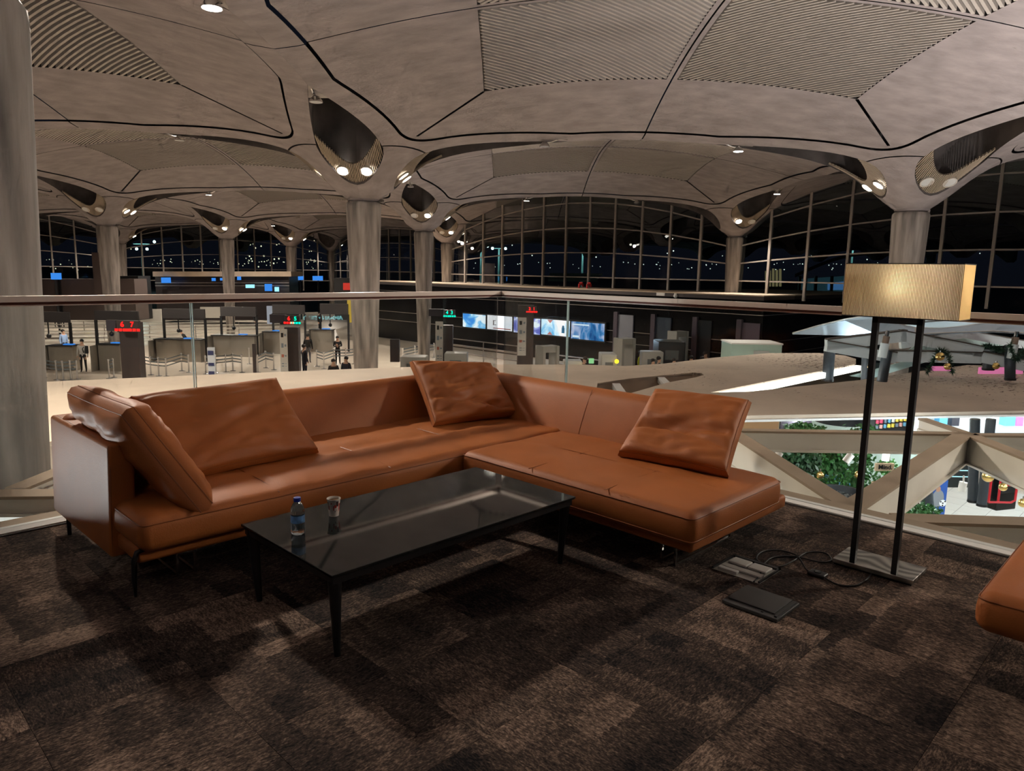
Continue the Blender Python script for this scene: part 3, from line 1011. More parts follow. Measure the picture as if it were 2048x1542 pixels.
# dust and scratches are in the glass; bottle and cup stand on it
PET = mat('clear plastic', (.93, .97, 1), .03, trans=1.0, ior=1.12)
WATER = mat('water', (.86, .94, 1.0), 0.0, trans=1.0, ior=1.33)
CAPB = mat('blue cap', (.01, .03, .33), .35)
LABELB = mat('pale blue bottle label', (.12, .27, .52), .35, var=(26, .9, 3))
bp = empty('water_bottle', (1.425, 2.645, .3505), .4, 'small clear water bottle with blue cap on the coffee table', 'bottle')
prof = [(.0, .002), (.022, .0), (.0275, .006), (.029, .016), (.0275, .024), (.029, .032), (.0278, .040), (.0290, .048), (.0288, .085), (.0278, .092), (.0290, .100), (.0265, .114), (.0215, .126), (.0145, .136), (.0125, .140), (.0125, .147)]
MB().lathe(prof, 28, caps=False).build('bottle_body', PET, bp, 60)
MB().lathe([(0, .004)] + [(max(0, r - .0012), z + .001) for r, z in prof[1:9]] + [(.0274, .088), (0, .088)], 28).build('water', WATER, bp, 60)
MB().lathe([(.0291, .052), (.0293, .054), (.0293, .082), (.0291, .084)], 28, caps=False).build('paper_label', LABELB, bp, 60)
MB().lathe([(.0148, .141), (.0152, .143), (.0152, .155), (.0142, .157), (0, .157)], 24).build('cap', CAPB, bp, 40)
CUPW = mat('white paper', (.72, .67, .60), .6)
CUPR = mat('red cup print', (.40, .03, .015), .6)
CUPK = mat('dark cup print', (.03, .014, .012), .6)
cp = empty('paper_coffee_cup', (1.655, 2.742, .3505), -.8, 'small white paper cup of coffee printed red and black', 'cup')
def cupr(z): return .0205 + .0085 * z / .078
MB().lathe([(0, .003), (.0195, .003), (.0198, 0), (.0212, 0), (cupr(.075), .075), (.0310, .077), (.0315, .079), (.0305, .081), (.0290, .079), (.0272, .070), (.0270, .069)], 32, caps=False).build('cup_wall', CUPW, cp, 60)
MB().lathe([(.0274, .070), (0, .0705)], 28, caps=False).build('coffee', mat('milky coffee', (.16, .075, .025), .25), cp, 60)
def print_patch(a0, a1, z0, z1, ma, name, n=6, cut=0.0):
    m = MB(); vs = []
    for k in range(n + 1):
        a = a0 + (a1 - a0) * k / n
        sh_ = cut * math.sin(pi * k / n)
        for z in (z0 + sh_, z1 - sh_ * .4):
            r = cupr(z) + .0004
            vs.append((r * math.cos(a), r * math.sin(a), z))
    m.add(vs, [(2 * k, 2 * k + 2, 2 * k + 3, 2 * k + 1) for k in range(n)]); m.build(name, ma, cp, 60)
B0 = math.radians(-135 + 46)
for (a, b_, z0, z1, ma) in ((-.95, -.62, .030, .068, CUPK), (-.62, -.48, .03, .052, CUPR), (.10, .24, .028, .052, CUPR), (.30, .62, .040, .056, CUPR), (.55, .95, .046, .072, CUPK),
                            (-.3, .05, .012, .020, CUPR), (.36, .46, .012, .030, CUPK), (-.22, -.05, .058, .066, CUPR), (-1.5, -1.0, .02, .06, CUPK), (1.0, 1.4, .02, .06, CUPR), (.62, .72, .008, .034, CUPR)):
    print_patch(B0 + a * 1.15, B0 + b_ * 1.15, z0, z1, ma, 'cup_print', cut=.002)

# ------------------------------------------------------------------ floor lamp
lp = empty('floor_lamp', (3.755, 1.09, 0), 0, 'floor lamp with long pleated paper shade on two black posts', 'lamp')
BASE_M = mat('lamp base brushed metal', (.20, .19, .17), .35, .7)
nt = BASE_M.node_tree
wv = nt.nodes.new('ShaderNodeTexWave'); wv.inputs['Scale'].default_value = 4.0; wv.inputs['Distortion'].default_value = 14; wv.inputs['Detail'].default_value = 1; wv.inputs['Detail Scale'].default_value = .9
tcn = nt.nodes.new('ShaderNodeTexCoord'); nt.links.new(tcn.outputs['Object'], wv.inputs['Vector'])
rp = nt.nodes.new('ShaderNodeValToRGB'); rp.color_ramp.elements[0].color = (.10, .095, .085, 1); rp.color_ramp.elements[1].color = (.40, .38, .34, 1)
nt.links.new(wv.outputs['Fac'], rp.inputs[0]); nt.links.new(rp.outputs[0], nt.nodes['Principled BSDF'].inputs['Base Color'])
shift(rbox(.225, .375, .022, .003, (2, 3, 1)), (0, 0, .022)).build('base_plate', BASE_M, lp, 40)
shift(rbox(.21, .36, .012, .002, (1, 1, 1)), (0, 0, .006)).build('base_foot', BLACK, lp, 40)
for y in (.095, -.098):
    MB().box((-.105, y - .0125, .033), (-.075, y + .0125, 1.262)).build('post', BLACK, lp)
MB().box((-.105, -.11, 1.236), (-.075, .108, 1.262)).build('cross_bar', BLACK, lp)
SH_L, SH_W, SH_Z0, SH_Z1 = .50, .20, 1.262, 1.515
def paper(name, base, tr):
    m = bpy.data.materials.new(name); m.use_nodes = True
    t = m.node_tree; t.nodes.clear()
    d = t.nodes.new('ShaderNodeBsdfDiffuse'); d.inputs['Color'].default_value = (*base, 1)
    l = t.nodes.new('ShaderNodeBsdfTranslucent'); l.inputs['Color'].default_value = (*tr, 1)
    mx = t.nodes.new('ShaderNodeMixShader'); mx.inputs[0].default_value = .6
    o = t.nodes.new('ShaderNodeOutputMaterial')
    t.links.new(d.outputs[0], mx.inputs[1]); t.links.new(l.outputs[0], mx.inputs[2]); t.links.new(mx.outputs[0], o.inputs[0])
    return m
PAPER = paper('pleated shade paper', (.82, .74, .58), (.96, .87, .68))
m = MB(); npl = 80
x0 = -.105 + .0
for sgn in (-1, 1):
    vs = []
    for k in range(npl * 2 + 1):
        y = -SH_L / 2 + SH_L * k / (npl * 2)
        d = .0035 if k % 2 else 0
        xx = (x0 - .0 + d) if sgn < 0 else (x0 + SH_W - d)
        vs += [(xx, y, SH_Z0), (xx, y, SH_Z1)]
    m.add(vs, [(2 * k, 2 * k + 2, 2 * k + 3, 2 * k + 1) for k in range(npl * 2)])
m.build('pleated_shade', PAPER, lp)
ENDP = paper('shade end paper', (.80, .62, .36), (.85, .62, .32))
for y in (-SH_L / 2, SH_L / 2):
    MB().add([(x0, y, SH_Z0), (x0 + SH_W, y, SH_Z0), (x0 + SH_W, y, SH_Z1), (x0, y, SH_Z1)], [(0, 1, 2, 3)]).build('shade_end', ENDP, lp)
RIBM = mat('shade pleat cord', (.28, .18, .09), .7)
m = MB()
for k in range(npl + 1):
    y = -SH_L / 2 + SH_L * k / npl
    m.box((x0 - .0012, y - .0011, SH_Z0), (x0 + .0008, y + .0011, SH_Z1))
o = m.build('pleat_cords', RIBM, lp); o['kind'] = 'stuff'
m = MB()
for z in (SH_Z0 + .002, SH_Z1 - .002):
    for y in (-SH_L / 2, SH_L / 2): m.box((x0, y - .002, z - .002), (x0 + SH_W, y + .002, z + .002))
    for x in (x0, x0 + SH_W): m.box((x - .002, -SH_L / 2, z - .002), (x + .002, SH_L / 2, z + .002))
m.build('shade_frame', BLACK, lp)
MB().ball((-.005, .03, 1.41), .030, 14, 8).build('bulb', emitter('lamp bulb', (1, .80, .50), 45), lp, 60)
MB().lathe([(.018, 0), (.018, .12)], 12, (-.005, .03, 1.262)).build('bulb_holder', BLACK, lp, 40)
light('POINT', 'floor_lamp_light', (3.75, 1.12, 1.41), 105, (1, .83, .58), size=.03)

# ------------------------------------------------------------------ floor outlet box, its lid, lamp cable
GREYP = mat('grey outlet plastic', (.42, .40, .36), .5)
GREYD = mat('dark grey lid plastic', (.045, .044, .042), .5)
fb = empty('floor_outlet_box', (3.25, 1.545, 0), 0, 'open floor outlet box with pale sockets sunk in the carpet', 'outlet box')
MB().box((-.115, -.125, .0015), (.115, .125, .004)).build('box_floor', GREYP, fb)
for a, b_ in (((-.115, -.125), (.115, -.117)), ((-.115, .117), (.115, .125)), ((.095, -.125), (.115, .125))):
    MB().box((a[0], a[1], .004), (b_[0], b_[1], .014)).build('box_frame', BLACK, fb)
for k in range(2):
    shift(rbox(.075, .095, .012, .004, (1, 1, 1)), (.04, -.052 + .104 * k, .012)).build('socket', mat('socket white', (.55, .53, .49), .45), fb, 40)
shift(rbox(.04, .21, .012, .003, (1, 1, 1)), (-.045, 0, .010)).build('cable_tray', GREYP, fb, 40)
shift(rbox(.03, .10, .016, .003, (1, 1, 1)), (-.09, .05, .010)).build('socket', mat('socket white', (.55, .53, .49), .45), fb, 40)
ld = empty('outlet_box_lid', (2.93, 1.315, 0), 0, 'dark grey plastic lid lying on the carpet beside the outlet box', 'lid')
shift(rbox(.225, .255, .016, .003, (2, 2, 1)), (0, 0, .012)).build('lid_plate', GREYD, ld, 40)
shift(rbox(.185, .215, .006, .002, (1, 1, 1)), (.015, .01, .023)).build('lid_inlay', GREYD, ld, 40)
MB().lathe([(.007, 0), (.007, .004), (0, .004)], 12, (-.09, -.05, .02)).build('lid_catch', BLACK, ld, 40)
MB().box((-.10, -.12, .02), (.10, -.108, .026)).build('lid_hinge', BLACK, ld)
def floor_path(px, z=.006):
    return [tuple(atz(a, b_, z)) for a, b_ in px]
def smooth_path(pts, n=6):
    out = []
    P_ = [Vector(p) for p in pts]
    for i in range(len(P_) - 1):
        p0, p1, p2, p3 = P_[max(i - 1, 0)], P_[i], P_[i + 1], P_[min(i + 2, len(P_) - 1)]
        for k in range(n):
            t = k / n
            out.append(tuple(.5 * ((2 * p1) + (p2 - p0) * t + (2 * p0 - 5 * p1 + 4 * p2 - p3) * t * t + (3 * p1 - p0 - 3 * p2 + p3) * t ** 3)))
    out.append(tuple(P_[-1]))
    return out
path = floor_path([(1508, 1163), (1520, 1150), (1524, 1133), (1545, 1115), (1590, 1113), (1640, 1124), (1663, 1120), (1650, 1106), (1618, 1104), (1600, 1112), (1588, 1124), (1560, 1133), (1530, 1130), (1513, 1117), (1525, 1103), (1556, 1100), (1582, 1106), (1597, 1118), (1612, 1138), (1622, 1145)])
for k in (10, 17): path[k] = (path[k][0], path[k][1], .015)
path2 = floor_path([(1648, 1155), (1676, 1169), (1710, 1171), (1732, 1160), (1744, 1145)])
cb = empty('lamp_cable', tuple(atz(1590, 1120, 0)), 0, 'black looped lamp cable with foot switch on the carpet', 'cable')
o = tuple(-c_ for c_ in cb.location)
shift(MB().tube(smooth_path(path), .0042, 7), o).build('cord', BLACK, cb, 60)
shift(MB().tube(smooth_path(path2), .0042, 7), o).build('cord', BLACK, cb, 60)
sp = atz(1635, 1152, .0)
shift(shift(rbox(.058, .085, .02, .009, (2, 2, 1)), (sp.x, sp.y, .011)), o).build('foot_switch', BLACK, cb, 60)
shift(MB().lathe([(.018, 0), (.018, .005), (0, .006)], 16, (sp.x, sp.y, .02)), o).build('switch_button', mat('switch button', (.02, .02, .02), .25), cb, 60)
# ------------------------------------------------------------------ glazed facades along the roof edge
def vz(x, y):
    d = Vector((x, y)) - C1
    a, b_ = d.dot(GI) / SPAN ** 2, d.dot(GJ) / SPAN ** 2
    fa, fb_ = a - math.floor(a), b_ - math.floor(b_)
    return hz(min(fa, 1 - fa) * SPAN, min(fb_, 1 - fb_) * SPAN)
MULL = mat('bronze mullion', (.34, .30, .27), .5, .1)
WPANE = pane_glass('facade glass', (.80, .84, .86), .30)
def bay(num, P0, P1, zb, n, low, t0=0.0, t1=1.0, lab=''):
    P0, P1 = Vector(P0), Vector(P1)
    e = empty('window_%d' % num, (P0.x, P0.y, 0), 0, lab, 'window', None, 'structure')
    d = P1 - P0
    sp = lambda t: .95 + .72 * max(0, 1 - (2 * t - 1) ** 2)
    zt = lambda k, t: 1.1 + k * sp(t) if k >= 0 else 1.1 + k * 1.35
    def W(t, z):
        return (d.x * t, d.y * t, z)
    top = lambda t: max(zb + .5, vz(P0.x + d.x * t, P0.y + d.y * t) + .05)
    nrm = Vector((-d.y, d.x)).normalized()
    ts = [k / n for k in range(n + 1) if t0 <= k / n <= t1]
    for t in ts:
        if t in (0, 1): continue
        MB().bar(W(t, zb), W(t, top(t)), .13, .20, (nrm.x, nrm.y, 0)).build('mullion', MULL, e)
    ks = list(range(-low, 5))
    for a, b_ in zip(ts, ts[1:]):
        ta, tb_ = top(a), top(b_)
        for k in ks:
            za, zb_ = zt(k, a), zt(k, b_)
            if za < ta and zb_ < tb_ and za > zb:
                MB().bar(W(a, za), W(b_, zb_), .09, .075).build('transom', MULL, e)
            za1, zb1 = min(zt(k + 1, a), ta), min(zt(k + 1, b_), tb_)
            za0, zb0 = max(zb, min(za, ta)), max(zb, min(zb_, tb_))
            if k == ks[0]: za0 = zb0 = zb
            if za1 - za0 > .05 or zb1 - zb0 > .05:
                q = [W(a, za0), W(b_, zb0), W(b_, max(zb1, zb0)), W(a, max(za1, za0))]
                m = MB()
                o_ = nrm * .012
                m.add([Vector(p) + Vector((o_.x, o_.y, 0)) for p in q] + [Vector(p) - Vector((o_.x, o_.y, 0)) for p in q],
                      [(0, 1, 2, 3), (7, 6, 5, 4)])
                m.build('pane', WPANE, e)
FX = 38.95
bay(1, (FX, 46.0), (FX, 20.7), .1, 12, 1, lab='great arched window in the middle with fanned glazing bars')
bay(2, (FX, 20.6), (FX, -4.8), .1, 12, 1, 0, .95, lab='right glass wall behind the lamp shade')
bay(3, (25.9, 84.2), (51.4, 84.2), -1.5, 12, 2, lab='long arched window at the far left of the hall')
bay(4, (.46, 84.2), (25.9, 84.2), -1.5, 12, 2, .3, 1, lab='window cut off by the left edge column')
bay(5, (51.5, 84.4), (51.5, 59.0), -.5, 12, 1, lab='narrow seen glazing between the central columns')

# ------------------------------------------------------------------ outside: dark apron, light masts, far lights
ground = MB().box((-60, 60, -6.0), (900, 1400, -5.4)).add([], [])
ground.box((39.5, -600, -6.0), (900, 60, -5.4))
tag(ground.build('apron_ground', mat('night asphalt', (.02, .02, .022), .8)), 'dark apron outside the windows', 'ground', None, 'structure')
CYAN = emitter('cool mast lamp', (.65, 1.0, .95), 9)
POLE = mat('galvanised mast', (.25, .42, .40), .5)
def mast(px, py_top, py_foot, dist, label, arms=((-.5, 0), (.5, 0))):
    p = atd(px, py_top, dist); f = Vector((p.x, p.y, -5.4))
    e = empty('light_mast', (p.x, p.y, f.z), 0, label, 'lamp mast')
    h = p.z - f.z
    k = dist / 90
    MB().tube([(0, 0, 0), (0, 0, h)], [.18 * k, .11 * k], 8).build('pole', POLE, e, 60)
    r = lvl2world(1, 0, 0)
    for dx, dz in arms:
        MB().ball((r.x * dx * k * 1.6, r.y * dx * k * 1.6, h + dz * k), .17 * k, 8, 5).build('lamp_head', CYAN, e)
    light('POINT', 'mast_lamp_light', (p.x - fw.x * 2 * k, p.y - fw.y * 2 * k, p.z - .3 * k), 300 * k * k, (.6, 1, .95), size=.1)
    MB().bar((-r.x * k, -r.y * k, h), (r.x * k, r.y * k, h), .1 * k, .1 * k).build('cross_arm', POLE, e)
mast(1166, 493, 552, 120, 'lit apron mast in the middle of the arched window')
mast(998, 497, 548, 130, 'lit apron mast near the left end of the arched window')
mast(962, 492, 520, 160, 'short far lit mast behind the left glazing of the arched window')
mast(1707, 483, 520, 140, 'bright double lamp mast behind the right glass wall', ((-1.1, 0), (1.1, .2), (2.6, .9), (3.2, .2)))
mast(283, 488, 555, 190, 'tall mast with a ring of lamps beyond the left window', ((-1, .3), (1, .3), (-.4, -.6), (.4, -.6), (0, 1.2)))
def dots(name, spec, ma, label):
    m = MB()
    for px, py, dist, sz in spec:
        p = atd(px, py, dist)
        m.ball(p, sz * dist / 1440, 6, 4)
    tag(m.build(name, ma), label, 'lights', None, 'stuff')
sp = []
for k in range(70): sp.append((920 + R.random() * 880, 528 + R.gauss(0, 1.5) + (0 if R.random() < .6 else 5 + R.random() * 5) + .006 * k, 500, .55 + R.random() * .5))
for k in range(26): sp.append((1500 + R.random() * 540, 470 + R.random() * 60, 400, .6 + R.random() * .6))
for k in range(20): sp.append((930 + R.random() * 520, 470 + R.random() * 45, 420, .7 + R.random() * .8))
dots('distant_light_dots', sp, emitter('far white light', (.9, 1, .85), 1.6), 'scattered far airfield and town lights beyond the right hand windows')
sp = [(300 + R.random() * 350, 524 + R.gauss(0, 3), 600, .5 + R.random() * .6) for k in range(70)]
sp += [(495 + R.random() * 65, 485 + R.random() * 50, 400, .8 + R.random() * 1.0) for k in range(22)]
sp += [(80 + R.random() * 120, 515 + R.random() * 25, 400, .5 + R.random() * .7) for k in range(16)] + [(82, 470, 300, 2.0), (262, 498, 300, 1.0)]
sp += [(605 + R.random() * 45, 470 + R.random() * 70, 400, .5 + R.random() * .6) for k in range(16)]
dots('distant_light_dots', sp, emitter('far warm light', (1, .95, .62), 1.4), 'scattered far town lights beyond the left hall windows')
# neighbouring terminal wing, lit inside, seen through the right glass wall
wing = empty('neighbour_terminal', tuple(atd(1680, 560, 75)), 0, 'low lit terminal wing outside behind the right glass wall', 'building')
wc = Vector(wing.location)
def wpt(px, py, d=75): return Vector(atd(px, py, d)) - wc
m = MB()
arc = [(1590 + 190 * k / 12, 548 - 45 * math.sin(pi * (k / 12) * .62)) for k in range(13)]
for (a, b_), (c_, d_) in zip(arc, arc[1:]):
    m.add([wpt(a, b_), wpt(c_, d_), wpt(c_, d_ + 7), wpt(a, b_ + 7), wpt(a, b_, 90), wpt(c_, d_, 90)], [(0, 1, 2, 3), (0, 4, 5, 1)])
m.build('curved_roof', mat('dim roof edge', (.20, .17, .14), .8), wing)
m = MB().add([wpt(1600, 558), wpt(1790, 545), wpt(1790, 590), wpt(1600, 590)], [(0, 1, 2, 3)])
m.build('glass_front', mat('dim lit interior', (.02, .05, .06), .3, emit=((.10, .28, .34), .10)), wing)
m = MB().add([wpt(1655, 566, 74.8), wpt(1698, 562, 74.8), wpt(1698, 580, 74.8), wpt(1655, 580, 74.8)], [(0, 1, 2, 3)])
m.build('blue_screen_wall', emitter('blue wing screen', (.12, .35, .75), .35), wing)
for k in range(6):
    a = 1600 + 32 * k
    MB().bar(wpt(a, 552, 74.7), wpt(a - 2, 592, 74.7), .25, .25).build('post', BLACK, wing)
yb = empty('lit_outbuilding', tuple(atd(1545, 560, 110)), 0, 'small yellow lit outbuilding beyond the corner column', 'building')
yc = Vector(yb.location)
for k in range(5):
    a, b_ = 1530 + 7 * k, 536 + R.random() * 6
    q = [Vector(atd(a, b_, 110)) - yc, Vector(atd(a + 5, b_, 110)) - yc, Vector(atd(a + 5, 573, 110)) - yc, Vector(atd(a, 573, 110)) - yc]
    MB().add(q, [(0, 1, 2, 3)]).build('lit_bay', emitter('yellow lit bay', (.9, .75, .35), .16), yb)
ps = [Vector(atd(x_, y_, 100)) for x_, y_ in ((1100, 546), (1205, 547), (1205, 551), (1100, 550))]
o = MB().add(ps + [p + fw * 6 for p in ps], [(0, 1, 2, 3), (4, 5, 6, 7), (0, 1, 5, 4)]).build('apron_canopy', mat('pale green canopy', (.4, .6, .5), .6))
tag(o, 'pale green lit canopy strip outside the arched window', 'canopy')
# ------------------------------------------------------------------ hall and shop floor
HFLOOR = mat('polished stone floor', (.60, .52, .43), .22, var=(.5, .06, 4))
hf = MB().box((-30, -30, HF - .2), (52, 85, HF)).build('floor_hall', HFLOOR)
tag(hf, 'polished beige stone floor of the check-in hall below', 'floor', None, 'structure')
hw = MB().box((-31, -30, HF), (-30, 85, 4)).build('wall_left', mat('plain far wall', (.30, .27, .25), .8)); tag(hw, None, None, None, 'structure')

# ------------------------------------------------------------------ dusty plaster canopy slab below the mezzanine
ZSL = -.5
def dusty():
    m = mat('dusty plaster', (.62, .51, .40), .85, var=(.8, .12, 8))
    nt = m.node_tree
    b = nt.nodes['Principled BSDF']
    src = b.inputs['Base Color'].links[0].from_socket
    tc = nt.nodes.new('ShaderNodeTexCoord')
    mp = nt.nodes.new('ShaderNodeMapping'); mp.inputs['Scale'].default_value = (1, 2.2, 1); mp.inputs['Rotation'].default_value = (0, 0, .5)
    n = nt.nodes.new('ShaderNodeTexNoise'); n.inputs['Scale'].default_value = 5.5; n.inputs['Detail'].default_value = 3; n.inputs['Roughness'].default_value = .75
    n2 = nt.nodes.new('ShaderNodeTexNoise'); n2.inputs['Scale'].default_value = .35
    nt.links.new(tc.outputs['Object'], mp.inputs[0]); nt.links.new(mp.outputs[0], n.inputs['Vector']); nt.links.new(tc.outputs['Object'], n2.inputs['Vector'])
    sx = nt.nodes.new('ShaderNodeSeparateXYZ'); nt.links.new(tc.outputs['Object'], sx.inputs[0])
    mr = nt.nodes.new('ShaderNodeMapRange'); mr.inputs['From Min'].default_value = 1.0; mr.inputs['From Max'].default_value = 8.0; mr.inputs['To Min'].default_value = -.12; mr.inputs['To Max'].default_value = .01
    nt.links.new(sx.outputs[0], mr.inputs[0])
    ad = nt.nodes.new('ShaderNodeMath'); ad.operation = 'MULTIPLY_ADD'; ad.inputs[1].default_value = .35
    nt.links.new(n2.outputs[0], ad.inputs[0]); nt.links.new(n.outputs[0], ad.inputs[2])
    cr = nt.nodes.new('ShaderNodeValToRGB'); cr.color_ramp.elements[0].position = .775; cr.color_ramp.elements[1].position = .83
    a2 = nt.nodes.new('ShaderNodeMath'); nt.links.new(ad.outputs[0], a2.inputs[0]); nt.links.new(mr.outputs[0], a2.inputs[1])
    nt.links.new(a2.outputs[0], cr.inputs[0])
    mx = nt.nodes.new('ShaderNodeMix'); mx.data_type = 'RGBA'
    nt.links.new(cr.outputs[0], mx.inputs[0]); nt.links.new(src, mx.inputs[6]); mx.inputs[7].default_value = (.12, .075, .05, 1)
    nt.links.new(mx.outputs[2], b.inputs['Base Color'])
    return m
DUST = dusty()
px = [(60, 765), (400, 750), (700, 738), (900, 731), (1000, 729), (1160, 729), (1250, 732), (1330, 727), (1430, 715), (1540, 706), (1640, 706), (1690, 711), (1712, 718), (1712, 728),
      (1420, 785), (1500, 783), (1720, 760), (1850, 741), (1935, 730), (1965, 731), (2048, 745), (2250, 772), (2250, 818), (1900, 824), (1500, 831), (1400, 838)]
poly = [tuple(atz(a, b_, ZSL)[:2]) for a, b_ in px]
poly += [(8.2, 8.8), (5.5, 9.0), tuple(atz(100, 883, ZSL)[:2]), tuple(atz(-200, 890, ZSL)[:2]), (-4.0, 9.6), (-4.5, 14.5)]
# leaf shaped opening
leaf = [tuple(atz(a, b_, ZSL)[:2]) for a, b_ in [(1195, 766), (1260, 757), (1330, 750), (1385, 745), (1403, 746), (1408, 750), (1390, 755), (1335, 765), (1262, 786), (1190, 792)]]
def slab_with_hole(poly, hole, z0, z1, name, ma, parent):
    n, h = len(poly), len(hole)
    vs = [Vector(p) for p in poly] + [Vector(p) for p in hole]
    es = [(i, (i + 1) % n) for i in range(n)] + [(n + i, n + (i + 1) % h) for i in range(h)]
    ov, oe, of, *_ = delaunay_2d_cdt(vs, es, [], 0, 1e-5)
    def inside(x, y, pl):
        c = False
        for (x1, y1), (x2, y2) in zip(pl, pl[1:] + pl[:1]):
            if (y1 > y) != (y2 > y) and x < (x2 - x1) * (y - y1) / (y2 - y1) + x1: c = not c
        return c
    m = MB()
    top = [(v.x, v.y, z1) for v in ov]; bot = [(v.x, v.y, z0) for v in ov]
    keep = []
    for f in of:
        x = sum(ov[i].x for i in f) / len(f); y = sum(ov[i].y for i in f) / len(f)
        if inside(x, y, poly) and not inside(x, y, hole): keep.append(tuple(f))
    m.add(top, keep); m.add(bot, [tuple(reversed(f)) for f in keep])
    for pl in (poly, hole):
        k = len(pl)
        m.add([(p[0], p[1], z0) for p in pl] + [(p[0], p[1], z1) for p in pl], [(i, (i + 1) % k, k + (i + 1) % k, k + i) for i in range(k)])
    return m.build(name, ma, parent)
cs = empty('canopy_slab', (8, 8, ZSL), 0, 'dusty beige canopy roof spreading below the glass balustrade', 'roof')
def rel(pl): return [(p[0] - 8, p[1] - 8) for p in pl]
slab_with_hole(rel(poly), rel(leaf), -.05, 0, 'roof_plate', DUST, cs)
# lining and floor of the leaf shaped recess, cross webs
rl = rel(leaf)
m = MB(); k = len(rl)
m.add([(p[0], p[1], -.62) for p in rl] + [(p[0], p[1], -.02) for p in rl], [(i, (i + 1) % k, k + (i + 1) % k, k + i) for i in range(k)])
m.add([(p[0], p[1], -.62) for p in rl], [tuple(range(k))])
m.build('recess_lining', BEIGE, cs)
for a, b_ in (((1232, 763), (1250, 789)), ((1322, 751), (1337, 765))):
    p, q = atz(*a, ZSL), atz(*b_, ZSL)
    MB().bar((p.x - 8, p.y - 8, -.08), (q.x - 8, q.y - 8, -.08), .14, .10).build('cross_web', WHITE, cs)
a, b_ = atz(1414, 787, ZSL), atz(1712, 729, ZSL)
MB().bar((a.x - 8, a.y - 8 - .06, -.07), (b_.x - 8, b_.y - 8 - .06, -.07), .10, .11).build('led_strip', emitter('led strip', (1, .99, .93), 3.2), cs)
light('AREA', 'led_strip_light', ((a.x + b_.x) / 2, a.y - .2, ZSL - .07), 60, (1, .98, .93), ((a.x + b_.x) / 2, a.y - 3, ZSL - .8), size=(6, .12))
# bright under-edge of the slab over the shops
for k in range(len(px) - 3, len(px) - 2): pass
e0, e1, e2 = [atz(*p, ZSL) for p in ((1480, 832), (1900, 824), (2250, 818))]
for p, q in ((e0, e1), (e1, e2)):
    MB().bar((p.x - 8, p.y - 8 - .02, -.065), (q.x - 8, q.y - 8 - .02, -.065), .06, .03).build('edge_trim', WHITE, cs)
for (a_, b_2, d_, e_) in ((1600, 850, 14.2, 60), (1745, 850, 12.8, 50), (1900, 850, 14.5, 60), (2010, 850, 14.5, 60), (1620, 915, 8.6, 26), (1770, 925, 7.9, 16), (1950, 905, 9.0, 55), (1860, 905, 9.0, 34)):  # unseen point lights added to brighten shop walls and truss steel
    p_ = atd(a_, b_2, d_)
    light('POINT', 'shop_fill_light', (p_.x, p_.y, p_.z + .12), e_, COOL, size=.03)
for (a_, b_2, d_, e_) in ((1720, 700, 14.4, 60), (1830, 705, 14.6, 60), (1950, 700, 14.4, 60)):
    p_ = atd(a_, b_2, d_)
    light('SPOT', 'tent_uplight', tuple(p_), e_, (.75, .9, 1), (p_.x, p_.y, 9), size=.05, spot_size=math.radians(150), spot_blend=1)

# ------------------------------------------------------------------ cream steel trusses between mezzanine and canopy
ZT = -.015
def truss(name, label, segs):
    c = atz(*segs[0][0], ZT)
    e = empty(name, (c.x, c.y, ZT), 0, label, 'truss')
    for (a, b_, w, h) in segs:
        p, q = Vector(atz(*a, ZT)) - c, Vector(atz(*b_, ZT)) - c
        p.z = q.z = 0
        MB().bar(p + Vector((0, 0, -h / 2 - .02)), q + Vector((0, 0, -h / 2 - .02)), w * .7, h).build('web', CREAM, e)
        t = MB().bar(p + Vector((0, 0, -.01)), q + Vector((0, 0, -.01)), w, .02).build('top_flange', BROWN, e)
        MB().bar(p + Vector((0, 0, -h - .025)), q + Vector((0, 0, -h - .025)), w, .02).build('bottom_flange', CREAM, e)
    return e
truss('steel_truss', 'cream steel truss of diagonal beams right of the chaise', [
    ((1440, 846), (1700, 1012), .14, .26), ((1702, 1012), (1932, 864), .15, .24), ((1400, 858), (1935, 866), .11, .17), ((1935, 866), (2300, 1010), .14, .24), ((1935, 868), (2300, 872), .10, .14), ((1845, 836), (1930, 864), .10, .10)])
truss('steel_truss', 'cream steel beam running right from under the floor lamp', [((1790, 1034), (2300, 1050), .16, .36)])
truss('steel_truss', 'pale beams below the floor edge at the far left', [((-160, 988), (200, 984), .16, .10), ((30, 976), (180, 915), .14, .05)])
o = MB().box((EX + .135, -3, -.12), (EX + .285, EY + .285, .0)).build('trim_5', BROWN); tag(o, None, None, None, 'structure')
o = MB().box((-6, EY + .135, -.12), (EX + .135, EY + .285, .0)).build('trim_6', BROWN); tag(o, None, None, None, 'structure')
p = atz(60, 1012, -.28)
lw = empty('shop_light_panel', (p.x, p.y, -.5), 0, 'bright white panel below the floor edge at the far left', 'panel')
MB().box((-2.2, -.15, 0), (1.2, .75, .05)).build('panel_face', mat('white light panel', (.8, .8, .76), .5, emit=((.9, .97, .92), .55)), lw)
MB().box((-2.2, -.17, -.04), (1.2, -.15, .08)).build('panel_frame', WHITE, lw)

